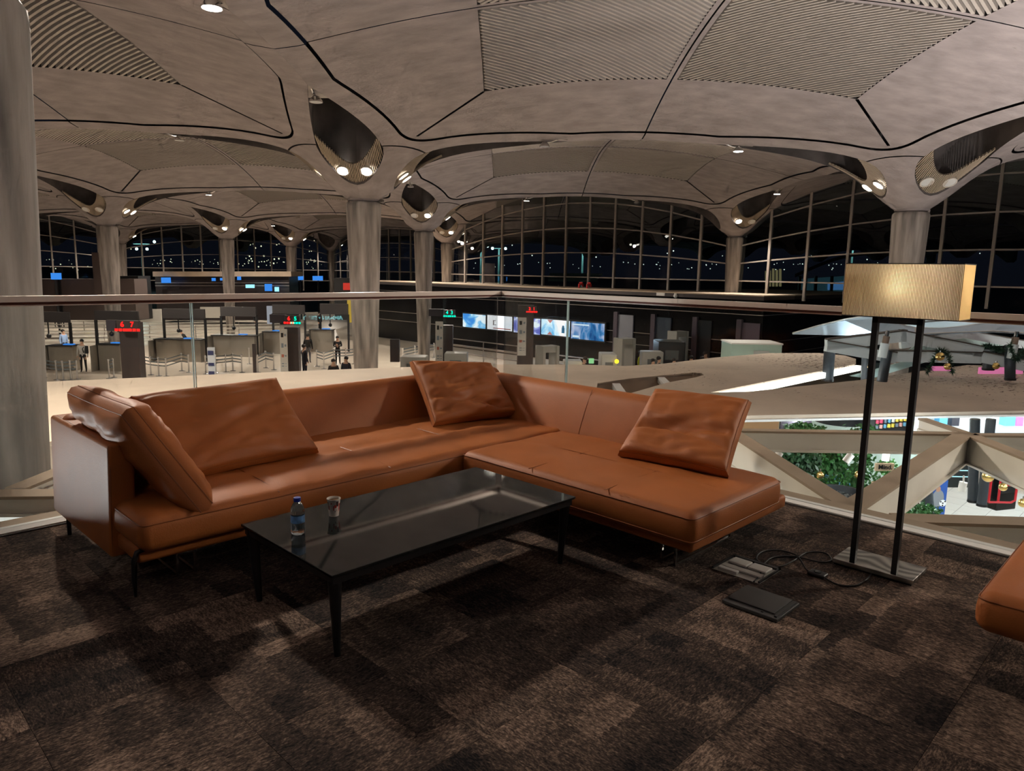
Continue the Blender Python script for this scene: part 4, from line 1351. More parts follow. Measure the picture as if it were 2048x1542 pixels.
# ------------------------------------------------------------------ shops below, seen through the truss
LEAFS = [mat('dark leaf', (.018, .055, .018), .5), mat('mid leaf', (.035, .13, .03), .45), mat('bright leaf', (.07, .22, .05), .45)]
def leaves(n, spread, size, seed, droop=.0, shape='ball'):
    rr = random.Random(seed); m = MB()
    for _ in range(n):
        if shape == 'ball':
            while True:
                p = Vector((rr.uniform(-1, 1), rr.uniform(-1, 1), rr.uniform(-1, 1)))
                if p.length < 1: break
        else:
            p = Vector((rr.gauss(0, .5), rr.gauss(0, .5), rr.uniform(-1, 1)))
        p = Vector((p.x * spread[0], p.y * spread[1], p.z * spread[2]))
        a = Vector((rr.uniform(-1, 1), rr.uniform(-1, 1), rr.uniform(-1, .3) - droop)).normalized() * size * rr.uniform(.7, 1.3)
        b_ = a.cross(Vector((rr.uniform(-1, 1), rr.uniform(-1, 1), rr.uniform(-1, 1)))).normalized() * size * .3
        m.add([p, p + a * .5 + b_, p + a, p + a * .5 - b_], [(0, 1, 2, 3)])
    return m
def plant(name, px_, py_, dist, spread, n, size, mi, label, seed, cat='plant', shape='ball', group=None):
    p = atd(px_, py_, dist)
    e = empty(name, tuple(p), -YAW + pi / 2 * 0, label, cat, group)
    o = leaves(n, spread, size, seed, .3, shape).build('foliage', LEAFS[mi], e); o['kind'] = 'stuff'
    MB().tube([(0, 0, -spread[2]), (0.02, 0, 0), (0, .02, spread[2])], .015, 6).build('stem', mat('bark', (.05, .035, .02), .8), e)
    return e
plant('hanging_plant', 1580, 918, 9.6, (.40, .3, .34), 1600, .09, 0, 'dense dark hanging plant behind the left truss diagonal', 1)
plant('hanging_plant', 1645, 912, 10.2, (.36, .3, .26), 1000, .09, 1, 'hanging greenery under the middle of the far beam', 2)
plant('hanging_plant', 1545, 905, 10.4, (.25, .3, .22), 500, .08, 1, 'trailing green plant at the left end of the far beam', 3)
plant('hanging_plant', 1722, 930, 9.9, (.16, .15, .60), 900, .07, 1, 'tall climbing plant left of the first lamp post', 4, shape='col')
plant('hanging_plant', 1690, 962, 10.6, (.30, .2, .26), 700, .07, 2, 'light green shrub above the black planter', 5)
plant('hanging_plant', 1640, 975, 10.6, (.2, .2, .2), 380, .07, 2, 'small leafy bush left of the black planter', 6)
plant('hanging_plant', 1775, 955, 9.4, (.16, .2, .3), 420, .06, 2, 'bright green climber around the wooden sign', 7)
plant('planter_hedge', 1835, 1018, 8.4, (.28, .2, .10), 500, .06, 1, 'low green hedge at the foot of the dark pillar', 8)
plant('hanging_plant', 1610, 856, 12.5, (.35, .3, .10), 300, .1, 1, 'leafy tree top peeping over the far beam', 9)
# white glowing shop wall behind the plants
def panel(name, corners, ma, label, cat, thick=.06, child='panel_face', group=None):
    ps = [Vector(p) for p in corners]
    c = sum(ps, Vector()) / len(ps)
    n = (ps[1] - ps[0]).cross(ps[2] - ps[0]).normalized()
    if n.dot(Vector((0, 0, EYE)) - c) < 0: n = -n
    e = empty(name, tuple(c), 0, label, cat, group)
    k = len(ps)
    m = MB().add([p - c for p in ps] + [p - c - n * thick for p in ps], [tuple(range(k)), tuple(range(2 * k - 1, k - 1, -1))] + [(i, k + i, k + (i + 1) % k, (i + 1) % k) for i in range(k)])
    m.build(child, ma, e)
    return e
def vrect(x0, x1, y0, y1, dist):
    """upright rectangle facing the viewer, from its picture extent and distance"""
    tl, tr = atd(x0, y0, dist), atd(x1, y0, dist)
    bl, br = atd(x0, y1, dist), atd(x1, y1, dist)
    return [Vector((tl.x, tl.y, tl.z)), Vector((tr.x, tr.y, tr.z)), Vector((tr.x, tr.y, br.z)), Vector((tl.x, tl.y, bl.z))]
panel('shop_back_wall', vrect(1480, 1845, 815, 1030, 15.2), mat('mint shop wall', (.55, .68, .62), .5), 'pale mint shop wall behind the plants', 'wall')
panel('shop_poster', vrect(1648, 1706, 940, 975, 14.8), mat('blue poster', (.08, .25, .5), .4), 'blue picture on the shop wall above the planter', 'poster')
pt = atd(1678, 990, 9.0)
pl_ = empty('round_planter', tuple(pt), 0, 'round black planter tub below the truss node', 'planter')
MB().lathe([(.26, -.55), (.30, 0), (.33, .02), (.33, .05), (.28, .05), (.26, -.03), (0, -.03)], 28).build('tub', mat('black tub', (.02, .022, .025), .5), pl_, 40)
leaves(120, (.2, .2, .03), .04, 33).build('soil_leaves', mat('grey gravel', (.12, .12, .11), .8), pl_)
# wooden word boards
WOODS = mat('pale word board', (.62, .46, .30), .6)
def text_mesh(body, size, ma, name='lettering', ext=.002, font_bold=False):
    cu = bpy.data.curves.new('lettering', 'FONT')
    cu.body = body; cu.size = size; cu.extrude = ext
    cu.align_x = 'CENTER'; cu.align_y = 'CENTER'
    if font_bold: cu.offset = size * .025
    o = bpy.data.objects.new('tmp', cu)
    COL.objects.link(o)
    dg = bpy.context.evaluated_depsgraph_get()
    me = bpy.data.meshes.new_from_object(o.evaluated_get(dg))
    bpy.data.objects.remove(o)
    me.materials.clear(); me.materials.append(ma)
    me.name = name
    return me
FACE = Matrix((( CA, 0, -SA), (-SA, 0, -CA), (0, 1, 0)))     # text plane -> upright, facing the viewer
def face_rot(extra=0.0):
    return (FACE.to_4x4()).to_euler() if not extra else (Matrix.Rotation(extra, 4, 'Z') @ FACE.to_4x4()).to_euler()
def board(px0, px1, py0, py1, dist, body, size, label):
    e = panel('word_board', vrect(px0, px1, py0, py1, dist), WOODS, label, 'sign', .03, 'board')
    o = link_mesh('lettering', text_mesh(body, size, BLACK, font_bold=True), None, e)
    o.rotation_euler = face_rot()
    o.location = -fw.normalized() * .012
    return e
board(1752, 1789, 927, 942, 9.0, 'Mind.', .082, 'wooden board reading Mind. between the lamp posts')
board(1745, 1763, 964, 981, 9.0, 'S', .085, 'small wooden board with the letter S beside the left lamp post')
# track spotlights under the far beam
SPW = mat('white spot housing', (.70, .66, .60), .45)
for n_, (a, b_, tilt, lb) in enumerate(((1555, 912, .5, 'leftmost, half behind the diagonal'), (1697, 916, .6, 'tilted, left of the lamp posts'), (1772, 912, .05, 'upright, between the lamp posts'), (1848, 916, .3, 'right of the lamp posts'), (1925, 973, .1, 'in front of the football poster'))):
    p = atd(a, b_, 8.1)
    e = empty('track_spotlight', tuple(p), -YAW, 'white cylinder track spotlight ' + lb, 'light', 'track spotlights under the truss')
    ax = (Matrix.Rotation(tilt, 4, 'Y') @ Vector((0, 0, 1, 0))).xyz
    MB().tube([-ax * .055, ax * .055], .042, 18).build('housing', SPW, e, 40)
    MB().tube([-ax * .058, -ax * .054], .034, 18).build('lens', mat('spot lens', (.5, .5, .5), .2), e, 40)
    MB().tube([ax * .05, (0, 0, .13)], .010, 8).build('stalk', SPW, e, 40)
# round pillars in the shop
PILL = mat('charcoal pillar', (.045, .055, .065), .4)
def pillar(x0, y0, x1, y1, r, dist, label):
    a, b_ = atd(x0, y0, dist), atd(x1, y1, dist)
    e = empty('shop_pillar', (b_.x, b_.y, b_.z), 0, label, 'pillar')
    MB().tube([(0, 0, 0), (a.x - b_.x, a.y - b_.y, a.z - b_.z)], r, 20).build('shaft', PILL, e, 60)
    MB().tube([(0, 0, 0), (0, 0, .04)], r * 1.1, 20).build('foot_ring', BLACK, e, 60)
pillar(1950, 838, 1945, 1004, .075, 11.5, 'left one of the leaning charcoal pillars by the red trolley')
pillar(1982, 838, 1963, 1012, .072, 11.3, 'right one of the leaning charcoal pillars by the red trolley')
pillar(1848, 930, 1857, 1034, .075, 9.0, 'charcoal pillar in front of the football poster')
pillar(1738, 640, 1733, 770, .11, 14.5, 'charcoal pillar rising to the white canopy left of the lamp posts')
pillar(1660, 690, 1655, 762, .11, 14.8, 'leftmost charcoal pillar under the white canopy')
pillar(1775, 700, 1763, 768, .09, 13.5, 'short charcoal pillar between the lamp posts')
pillar(2020, 690, 2020, 760, .09, 13.5, 'charcoal pillar under the right end of the white canopy')
pillar(1978, 700, 1976, 740, .10, 14.0, 'charcoal pillar left of the pink display')
# tiled shop floor patch (paler, tile by tile)
TILE = mat('pale shop tile', (.62, .60, .55), .2)
sf = empty('shop_floor', (9, 1, HF + .02), 0, 'pale square tiles of the shop floor at the lower right', 'floor', None, 'structure')
tme = MB().box((-.296, -.296, 0), (.296, .296, .015)).mesh('floor_tile', TILE)
for i in range(24):
    for j in range(18):
        x, y = 9 + .6 * i, -4.5 + .6 * j
        dep, lat = x * SA + y * CA, x * CA - y * SA
        if not (.42 < lat / dep < .85): continue
        o = link_mesh('floor_tile', tme, None, sf); o.location = (x - 9, y - 1, 0)
# red trolley with black cabinet
RED = mat('red tube', (.55, .02, .03), .35)
tp = atd(1992, 1005, 11.0)
tr = empty('luggage_trolley', tuple(tp), -YAW, 'red tubular trolley beside a black cabinet on the shop floor', 'trolley')
for x_ in (-.12, .03):
    MB().tube([(x_, 0, 0), (x_, 0, .62)], .018, 8).build('upright', RED, tr, 60)
MB().tube([(-.15, -.05, .02), (.2, -.05, .02), (.26, -.05, .06), (.26, -.05, .26), (.22, -.05, .30), (.03, -.05, .30)], .018, 8).build('frame_tube', RED, tr, 60)
cbp = atd(1996, 985, 11.6)
cbn = empty('black_cabinet', tuple(cbp), -YAW + .3, 'black cabinet behind the red trolley', 'cabinet')
shift(rbox(.42, .35, .82, .02, (1, 1, 1)), (0, 0, .16)).build('body', BLACKG, cbn, 40)
MB().box((-.18, -.19, .05), (.18, -.176, .5)).build('door', BLACK, cbn)
# football poster stand
pst = panel('football_poster', vrect(1868, 1898, 950, 1032, 10.0), mat('poster blue', (.03, .09, .34), .4), 'upright blue poster of a person in grey with a football', 'poster', .03, 'poster_board')
pc = Vector(pst.location); rv = lvl2world(1, 0, 0)
def onposter(x, z): return rv * x + Vector((0, 0, z)) - fw.normalized() * .012
m = MB().ball((0, 0, 0), .5, 14, 8); 
def flat_ellipse(x, z, rx_, rz_, ma, name, off=.0):
    n = 20
    MB().add([onposter(x + rx_ * math.cos(2 * pi * k / n), z + rz_ * math.sin(2 * pi * k / n)) - fw.normalized() * off for k in range(n)], [tuple(range(n))]).build(name, ma, pst)
flat_ellipse(-.02, -.04, .085, .13, mat('poster grey shirt', (.22, .23, .25), .5), 'printed_shirt', .001)
flat_ellipse(-.03, .10, .034, .045, mat('poster skin', (.38, .2, .13), .5), 'printed_head', .002)
flat_ellipse(.055, -.11, .05, .05, mat('poster ball white', (.8, .8, .8), .5), 'printed_ball', .003)
for dx, dz in ((0, 0), (.03, .025), (-.03, .02), (.0, -.035)): flat_ellipse(.055 + dx, -.11 + dz, .012, .012, BLACK, 'printed_ball_spot', .004)
# display counter and shelves
ct = panel('lit_display_counter', vrect(1900, 1942, 925, 975, 13.0), mat('counter dark', (.03, .035, .035), .3), 'dark display counter with lit blue shelf left of the pillars', 'counter', .5, 'body')
for zz in (.08, -.04):
    o = MB().add([rv * -.18 + Vector((0, 0, zz)) - fw * .02, rv * .18 + Vector((0, 0, zz)) - fw * .02, rv * .18 + Vector((0, 0, zz + .02)) - fw * .02, rv * -.18 + Vector((0, 0, zz + .02)) - fw * .02], [(0, 1, 2, 3)]).build('shelf_light', emitter('shelf glow', (.5, .9, 1), 1.2), ct)
shelf = panel('product_shelf', vrect(1752, 1828, 824, 864, 13.6), mat('shelf black', (.02, .02, .022), .4), 'slanted product shelf with bright packs above the far beam', 'shelf', .3, 'back_panel')
PK = [mat('pack %d' % k, c_, .4) for k, c_ in enumerate([(.7, .68, .62), (.55, .06, .12), (.75, .6, .08), (.12, .16, .2), (.65, .35, .3), (.1, .3, .45)])]
for k in range(30):
    a, b_ = -.34 + .075 * (k % 10), -.10 + .1 * (k // 10)
    shift(rbox(.05, .05, .07, .006, (1, 1, 1)), (0, 0, 0))
    o = shift(rbox(.05, .05, .075, .008, (1, 1, 1)), tuple(rv * a + Vector((0, 0, b_ + .03 * (k % 10) * .3)) - fw * .05)).build('product_pack', PK[R.randrange(6)], shelf, 40)
panel('blue_pillar_sign', vrect(1727, 1740, 826, 862, 13.0), emitter('blue sign glow', (.08, .28, .85), .8), 'narrow bright blue lit sign beside the first lamp post', 'sign')
panel('dark_partition', vrect(1563, 1625, 822, 862, 14.3), mat('aubergine partition', (.02, .014, .022), .5), 'dark aubergine partition above the far beam', 'partition')
panel('wood_counter', vrect(1490, 1560, 824, 862, 14.0), mat('light wood', (.55, .34, .18), .5), 'light wooden counter above the left end of the far beam', 'counter')
rp_ = atd(1680, 838, 13.0)
rl_ = empty('round_pendant', tuple(rp_), 0, 'large round black pendant ring above the far beam', 'lamp')
MB().lathe([(.42, -.06), (.45, -.05), (.45, .10), (.42, .10), (.42, -.06)], 32, caps=False).build('ring_shade', mat('pendant black', (.02, .024, .028), .35), rl_, 40)
MB().lathe([(0, .0), (.41, .0)], 32, caps=False).build('diffuser', emitter('pendant diffuser', (.9, 1, .98), 1.0), rl_)
panel('bright_shop_front', vrect(1838, 2060, 822, 866, 16.0), mat('bright shop', (.72, .78, .84), .4), 'bright cool white shop front right of the lamp posts', 'shop')
for n_, (a, b_, lb) in enumerate(((1978, 830, 'left'), (1932, 826, 'right'))):
    p = atd(a, b_, 14.0)
    e = empty('ring_light', tuple(p), 0, ('larger' if n_ == 0 else 'smaller upper') + ' glowing white ring lamp in the bright shop', 'lamp')
    r_ = .10 if n_ == 0 else .08
    cam_up = Vector((0, 0, 1))
    MB().tube([rv * r_ * math.cos(2 * pi * k / 24) + cam_up * r_ * math.sin(2 * pi * k / 24) for k in range(25)], .016, 8, False).build('glowing_ring', emitter('ring glow', (.9, .97, 1), 4), e, 60)
    MB().tube([cam_up * r_, cam_up * (r_ + .05)], .006, 6).build('hanger', BLACK, e)
for n_, (x0_, x1_, c_, lb) in enumerate(((2012, 2032, (.15, .5, .6), 'turquoise screen'), (2034, 2048, (.75, .2, .6), 'pink panel'), (1880, 1896, (.1, .4, .7), 'blue panel'), (1905, 1920, (.03, .03, .04), 'black cabinet'))):
    panel('shop_display', vrect(x0_, x1_, 834, 852, 15.5), mat('display %d' % n_, c_, .4, emit=(c_, .5)), lb + ' standing in the bright shop', 'display', .2)

# white structure with tent roofs at the upper right
TENT = mat('white tent fabric', (.58, .70, .80), .6)
def tent(name, pts, label, dist_fn=None, sag=True):
    """sheet through picture points with distances, given thickness"""
    ps = [Vector(atd(a, b_, d)) for a, b_, d in pts]
    c = sum(ps, Vector()) / len(ps)
    e = empty(name, tuple(c), 0, label, 'canopy')
    k = len(ps)
    m = MB().add([p - c for p in ps] + [p - c + Vector((0, 0, -.03)) for p in ps], [tuple(range(k)), tuple(range(2 * k - 1, k - 1, -1))] + [(i, k + i, k + (i + 1) % k, (i + 1) % k) for i in range(k)])
    m.build('fabric', TENT, e)
    for a, b_ in zip(ps, ps[1:] + ps[:1]):
        MB().tube([a - c, b_ - c], .012, 6).build('edge_cable', WHITE, e)
    return e
tent('tent_roof', [(1585, 666, 15.5), (1640, 650, 15), (1690, 638, 14.6), (1730, 632, 14.4), (1752, 634, 14.3), (1790, 646, 14.2), (1830, 655, 14.2), (1830, 668, 14.0), (1760, 668, 14.2), (1690, 668, 14.8)], 'pale blue tent roof with a pointed left tip behind the lamp posts')
tent('tent_roof', [(1832, 655, 14.2), (1880, 657, 14.2), (1930, 652, 14.2), (1985, 643, 14.2), (2030, 632, 14.2), (2090, 655, 14.2), (2090, 668, 14.0), (1985, 662, 14.0), (1900, 665, 14.0), (1832, 668, 14.0)], 'pale blue tent roof rising to the right edge')
WST = mat('white shop steel', (.70, .76, .76), .45)
def frame(label, segs, dist, w=.12, h=.2):
    c = Vector(atd(segs[0][0], segs[0][1], dist))
    e = empty('white_roof_frame', tuple(c), 0, label, 'frame')
    for (a, b_, c_, d_) in segs:
        MB().bar(Vector(atd(a, b_, dist)) - c, Vector(atd(c_, d_, dist)) - c, w, h).build('beam', WST, e)
        MB().bar(Vector(atd(a, b_, dist)) - c + Vector((0, 0, h / 2 + .012)), Vector(atd(c_, d_, dist)) - c + Vector((0, 0, h / 2 + .012)), w * 1.3, .024).build('top_flange', mat('dark flange', (.10, .085, .07), .6), e)
    return e
frame('front white beam frame of the shop canopy', [(1652, 692, 1790, 716), (1652, 690, 1810, 672), (1775, 712, 1960, 716), (1960, 714, 2050, 732), (1800, 672, 1962, 704)], 13.6)
frame('rear white beam frame of the shop canopy', [(1800, 690, 1925, 668), (1925, 668, 2048, 690), (1810, 655, 2010, 640), (1800, 645, 1900, 640)], 15.2, .1, .16)
def sheet(pts, label, dist):
    panel('roof_panel', [Vector(atd(a, b_, dist)) for a, b_ in pts], mat('pale roof sheet', (.42, .55, .52), .5), label, 'roof panel', .04)
sheet([(1800, 712), (1845, 682), (1955, 706), (1955, 712)], 'pale triangular sheet left in the front canopy frame', 14.2)
sheet([(1858, 684), (1925, 668), (2040, 690), (1990, 692)], 'pale triangular sheet in the rear canopy frame', 15.6)
sheet([(1700, 668), (1790, 664), (1800, 678), (1700, 684)], 'pale strip sheet behind the left lamp post', 15.0)
sheet([(1700, 752), (1850, 712), (1860, 722), (1740, 758)], 'bright sloping ceiling strip above the dusty slab', 14.8)
for n_, (a, b_) in enumerate(((1772, 660), (2030, 662))):
    p, q = atd(a + 4, b_, 12.9), atd(a - 8, b_ + 55, 12.9)
    e = empty('canopy_strut', tuple(q), 0, ('left' if n_ == 0 else 'right') + ' white strut with brown sleeve on the shop canopy', 'strut')
    d = p - q
    MB().tube([(0, 0, 0), d * .52], .075, 16).build('lower_sleeve', WST, e, 60)
    MB().tube([d * .52, d * .78], .055, 16).build('brown_sleeve', mat('brown sleeve', (.22, .15, .11), .6), e, 60)
    MB().tube([d * .78, d * .98], .035, 12).build('upper_rod', CHROME, e, 60)
# garlands with baubles
GOLD = mat('gold bauble', (.75, .52, .18), .2, .9)
def garland(pts, dist, label, seed):
    ps = [Vector(atd(a, b_, dist)) for a, b_ in pts]
    c = ps[0]
    e = empty('pine_garland', tuple(c), 0, label, 'garland')
    rr = random.Random(seed); m = MB()
    path_ = [Vector(p) for p in smooth_path([p - c for p in ps], 8)]
    for p in path_:
        for _ in range(26):
            a = Vector((rr.gauss(0, 1), rr.gauss(0, 1), rr.gauss(0, 1))).normalized() * rr.uniform(.05, .11)
            b_ = a.cross(Vector((rr.gauss(0, 1), rr.gauss(0, 1), rr.gauss(0, 1)))).normalized() * .008
            m.add([p - b_, p + b_, p + a], [(0, 1, 2)])
    o = m.build('needles', mat('pine needle', (.02, .06, .03), .6), e); o['kind'] = 'stuff'
    MB().tube(path_, .01, 6).build('core_wire', mat('bark', (.05, .035, .02), .8), e)
garland([(1855, 745), (1868, 720), (1880, 702), (1895, 710), (1905, 745)], 12.6, 'pine garland draped over the front canopy beam', 1)
garland([(1970, 690), (1990, 696), (2005, 700)], 13.0, 'small pine sprig on the right canopy beam', 2)
garland([(2020, 690), (2032, 720), (2048, 700), (2060, 740)], 12.4, 'pine garland at the right edge of the picture', 3)
garland([(1968, 918), (1990, 935), (2010, 955), (2035, 968), (2065, 980)], 9.6, 'pine garland hanging in the right truss opening', 4)
for n_, (a, b_, r_, d_, lb) in enumerate(((1880, 713, .075, 12.4, 'on the canopy garland'), (1743, 733, .07, 13.2, 'between the lamp posts'), (1895, 733, .06, 12.4, 'low on the canopy garland'), (1992, 732, .06, 12.6, 'beside the pink display'), (1718, 950, .055, 8.8, 'beside the left lamp post, lower'),
                                       (1976, 953, .075, 9.4, 'large pale one above the red trolley'), (2006, 974, .055, 9.4, 'right of the red trolley'), (2046, 1006, .06, 9.4, 'at the right edge, lowest'), (1640, 950, .05, 9.2, 'among the plants behind the truss'))):
    p = atd(a, b_, d_)
    e = empty('gold_bauble', tuple(p), 0, 'round gold bauble ' + lb, 'bauble', 'gold christmas baubles')
    MB().ball((0, 0, 0), r_, 16, 10).build('ball', GOLD, e, 60)
    MB().tube([(0, 0, r_), (0, 0, r_ + .03)], .012, 8).build('cap', CHROME, e, 60)
for n_, (x0_, y0_, x1_, y1_) in enumerate(((1960, 735, 2010, 748), (2020, 730, 2048, 748), (1862, 733, 1905, 742))):
    panel('pink_display', vrect(x0_, x1_, y0_, y1_, 14.6), mat('pink neon', (.8, .2, .45), .4, emit=((.9, .25, .5), .5)), ('middle', 'rightmost', 'leftmost')[n_] + ' pink lit display behind the dusty slab', 'display', .05)
# ------------------------------------------------------------------ dark security pavilion on the right of the hall
XB, YB, ZL = 35.3, 16.9, .425
PANELD = mat('dark glossy wall panel', (.005, .005, .0065), .16, var=(.7, .4, 4), spec=.3)
FASC = mat('dark fascia', (.05, .042, .042), .5)
LEDGE = mat('ledge top', (.50, .40, .30), .7, var=(1, .1, 5))
pv = empty('security_pavilion', (XB, YB, HF), 0, 'long dark pavilion with screens below the great window', 'pavilion')
def PV(m, name, ma): return shift(m, (-XB, -YB, -HF)).build(name, ma, pv)
PV(MB().box((XB + .1, YB, HF), (XB + .5, 54, ZL - .25)), 'front_wall', PANELD)
PV(MB().box((XB + .5, YB, HF), (52, YB + .4, ZL - .25)), 'side_wall', PANELD)
PV(MB().box((XB - .02, YB - .02, ZL - .26), (XB + .5, 54, ZL - .06)), 'fascia', FASC)
PV(MB().box((XB + .5, YB - .02, ZL - .26), (52, YB + .5, ZL - .06)), 'fascia', FASC)
PV(MB().box((XB - .06, YB - .06, ZL - .06), (FX - .1, 54, ZL)), 'roof_ledge', LEDGE)
PV(MB().box((FX - .1, YB - .06, ZL - .06), (52, YB + 8, ZL)), 'roof_ledge', LEDGE)
LINEM = mat('steel line', (.42, .37, .33), .35, .8)
for z in (-.35, -.62, -2.05, -2.75):
    PV(MB().box((XB + .06, YB - .02, z), (XB + .12, 53, z + .035)), 'wall_line', LINEM)
    PV(MB().box((XB + .06, YB - .04, z), (52, YB + .02, z + .035)), 'wall_line', LINEM)
for k in range(24):
    y = 18.5 + 1.25 * k
    for d in (-.16, 0, .16):
        PV(MB().lathe([(.045, 0), (.045, .03), (0, .03)], 10, (0, 0, 0)), 'vent', BLACK).location = (.0, y - YB + d, -.48 - HF)
# doors and pale fins on the wall
def on_wall(x0, x1, y0, y1):
    a, b_ = atx(x0, y0, XB), atx(x1, y1, XB)
    return a, b_
for n_, (x0_, x1_, y0_, y1_, c_, lb) in enumerate(((1237, 1262, 629, 735, (.30, .30, .34), 'door panel coloured pale as by a gloss reflection, right of the screens'), (1312, 1337, 634, 735, (.045, .06, .085), 'dark blue door panel in the pavilion wall'),  # pale grey of the first door stands in for a glossy reflection
                                                (1396, 1418, 640, 735, (.02, .024, .03), 'blackish door recess in the pavilion wall'), (1485, 1514, 645, 735, (.13, .10, .13), 'muted violet door panel near the pavilion corner'))):
    a, b_ = atx(x0_, y0_, XB), atx(x1_, y1_, XB)
    e = empty('wall_door', (XB, a.y, HF), 0, lb, 'door')
    MB().box((.0, b_.y - a.y, .05), (.09, 0, a.z - HF)).build('door_leaf', mat('door %d' % n_, c_, .25), e)
    MB().box((-.12, 0, .05), (.09, .28, a.z - HF + .15)).build('fin', mat('violet fin', (.085, .065, .085), .4), e)
# wall screens
def screen_mat(name, ramp, scale, off, strength=1.1):
    m = bpy.data.materials.new(name); m.use_nodes = True
    nt = m.node_tree; nt.nodes.clear()
    tc = nt.nodes.new('ShaderNodeTexCoord'); mp = nt.nodes.new('ShaderNodeMapping'); mp.inputs['Location'].default_value = off; mp.inputs['Scale'].default_value = scale
    nz = nt.nodes.new('ShaderNodeTexNoise'); nz.inputs['Scale'].default_value = 1.0; nz.inputs['Detail'].default_value = 4; nz.inputs['Distortion'].default_value = .8
    cr = nt.nodes.new('ShaderNodeValToRGB')
    while len(cr.color_ramp.elements) < len(ramp): cr.color_ramp.elements.new(.5)
    for el, (pos, c_) in zip(cr.color_ramp.elements, ramp): el.position = pos; el.color = (*c_, 1)
    em = nt.nodes.new('ShaderNodeEmission'); em.inputs['Strength'].default_value = strength
    o = nt.nodes.new('ShaderNodeOutputMaterial')
    nt.links.new(tc.outputs['Object'], mp.inputs[0]); nt.links.new(mp.outputs[0], nz.inputs[0]); nt.links.new(nz.outputs[0], cr.inputs[0]); nt.links.new(cr.outputs[0], em.inputs[0]); nt.links.new(em.outputs[0], o.inputs[0])
    return m
BL, WH = (.06, .28, .75), (.85, .95, 1)
SCR = [(926, 971, 626, 658, screen_mat('screen sea', [(.35, BL), (.48, (.25, .6, .9)), (.55, WH), (1, WH)], (1, .9, 1.6), (3, 1, 0)), 'leftmost wall screen, sea blue over white'),
       (975, 1024, 629, 663, screen_mat('screen white', [(.2, (.8, .9, 1)), (.5, (.95, .96, 1)), (1, (1, .97, .95))], (1, .5, .5), (7, 2, 0)), 'second wall screen, nearly all white with a small emblem'),
       (1028, 1080, 633, 670, screen_mat('screen violet', [(.38, (.12, .14, .5)), (.5, (.35, .4, .8)), (.58, WH), (1, WH)], (1, 1.3, 1.6), (1, 4, 2)), 'third wall screen, violet and white, half behind the sign pillar'),
       (1083, 1139, 637, 674, screen_mat('screen towers', [(.3, (.1, .45, .8)), (.42, (.6, .85, 1)), (.55, (1, .96, .95)), (1, (1, 1, 1))], (1, .8, .6), (5, 5, 5)), 'fourth wall screen, white and sky blue with a walking figure'),
       (1143, 1208, 642, 683, screen_mat('screen canyon', [(.3, (.01, .06, .22)), (.46, (.05, .22, .5)), (.58, (.35, .45, .7)), (.75, (.8, .75, .8))], (1, 1.8, 1.0), (2, 9, 1), .9), 'rightmost wall screen, dark blue rock canyon picture')]
for x0_, x1_, y0_, y1_, ma, lb in SCR:
    a, b_ = atx(x0_, y0_, XB - .1), atx(x1_, y1_, XB - .1)
    cz = (atx((x0_ + x1_) / 2, (y0_ + y1_) / 2, XB - .1)).z
    w, h = abs(a.y - b_.y), (atx(x0_, y1_ - (y1_ - y0_) * .17, XB - .1) - a).length
    e = empty('wall_screen', (XB - .1, (a.y + b_.y) / 2, cz), 0, lb, 'screen')
    MB().box((.0, -w / 2 - .09, -h / 2 - .09), (.12, w / 2 + .09, h / 2 + .09)).build('bezel', BLACK, e)
    MB().box((-.01, -w / 2, -h / 2), (.01, w / 2, h / 2)).build('picture', ma, e)
    if 'emblem' in lb:
        MB().box((-.016, w * .22, -h * .18), (-.011, w * .26, h * .16)).box((-.016, w * .14, .12 * h), (-.011, w * .22, .16 * h)).box((-.016, w * .14, -.18 * h), (-.011, w * .22, -.14 * h)).build('printed_emblem', mat('emblem ink', (.15, .12, .13), .5), e)
        MB().box((-.016, -w * .45, -h * .42), (-.011, w * .25, -h * .36)).build('printed_line', mat('red ink', (.4, .1, .08), .5), e)
    if 'figure' in lb:
        MB().ball((-.02, -w * .28, h * .10), .09, 8, 6, (.1, 1, 1)).box((-.022, -w * .33, -h * .30), (-.015, -w * .23, h * .04)).build('printed_figure', mat('figure blue', (.02, .2, .45), .5), e)
        for s_ in (1, -1):
            MB().add([(-.02, w * .28, s_ * h * .48), (-.02, w * .08, s_ * h * .48), (-.02, w * .18, s_ * h * .26)], [(0, 1, 2)]).build('printed_triangle', mat('soft red', (.6, .25, .25), .5), e)
    if 'canyon' in lb:
        MB().box((-.02, -w * .05, h * .3), (-.015, w * .45, h * .38)).box((-.02, w * .25, -h * .42), (-.015, w * .45, -h * .3)).build('printed_caption', emitter('caption glow', (.75, .9, 1), .9), e)
light('AREA', 'wall_screen_glow', (XB - .5, 27, -1.9), 120, (.6, .8, 1), (XB - 5, 27, -4.0), size=(9, 1.2))
# red toy horses and small things on the ledge
for n_, (a, b_) in enumerate(((1162, 572), (1178, 572))):
    p = atx(a, b_, XB + 1.2)
    e = empty('red_pipe_valve', (p.x, p.y, ZL), 0, ('left' if n_ == 0 else 'right') + ' small red valve on the pavilion ledge', 'valve', 'red valves on the ledge')
    MB().tube([(-.2, 0, .0), (-.2, 0, .22), (.15, 0, .26), (.2, 0, .1)], .07, 8).build('pipe', mat('valve red', (.4, .02, .02), .5), e, 60)
    MB().tube([(0, -.12, .34), (0, .12, .34)], .05, 8).build('handle', mat('valve red', (.4, .02, .02), .5), e, 60)
p = atx(1322, 586, XB)
cmr = empty('dome_camera', (XB - .05, atx(1352, 591, XB).y, ZL - .2), 0, 'small white dome camera on the pavilion fascia', 'camera')
MB().ball((0, 0, 0), .12, 12, 8).build('dome', WHITE, cmr, 60)
MB().box((-.02, -.08, .05), (.06, .08, .14)).build('bracket', WHITE, cmr)
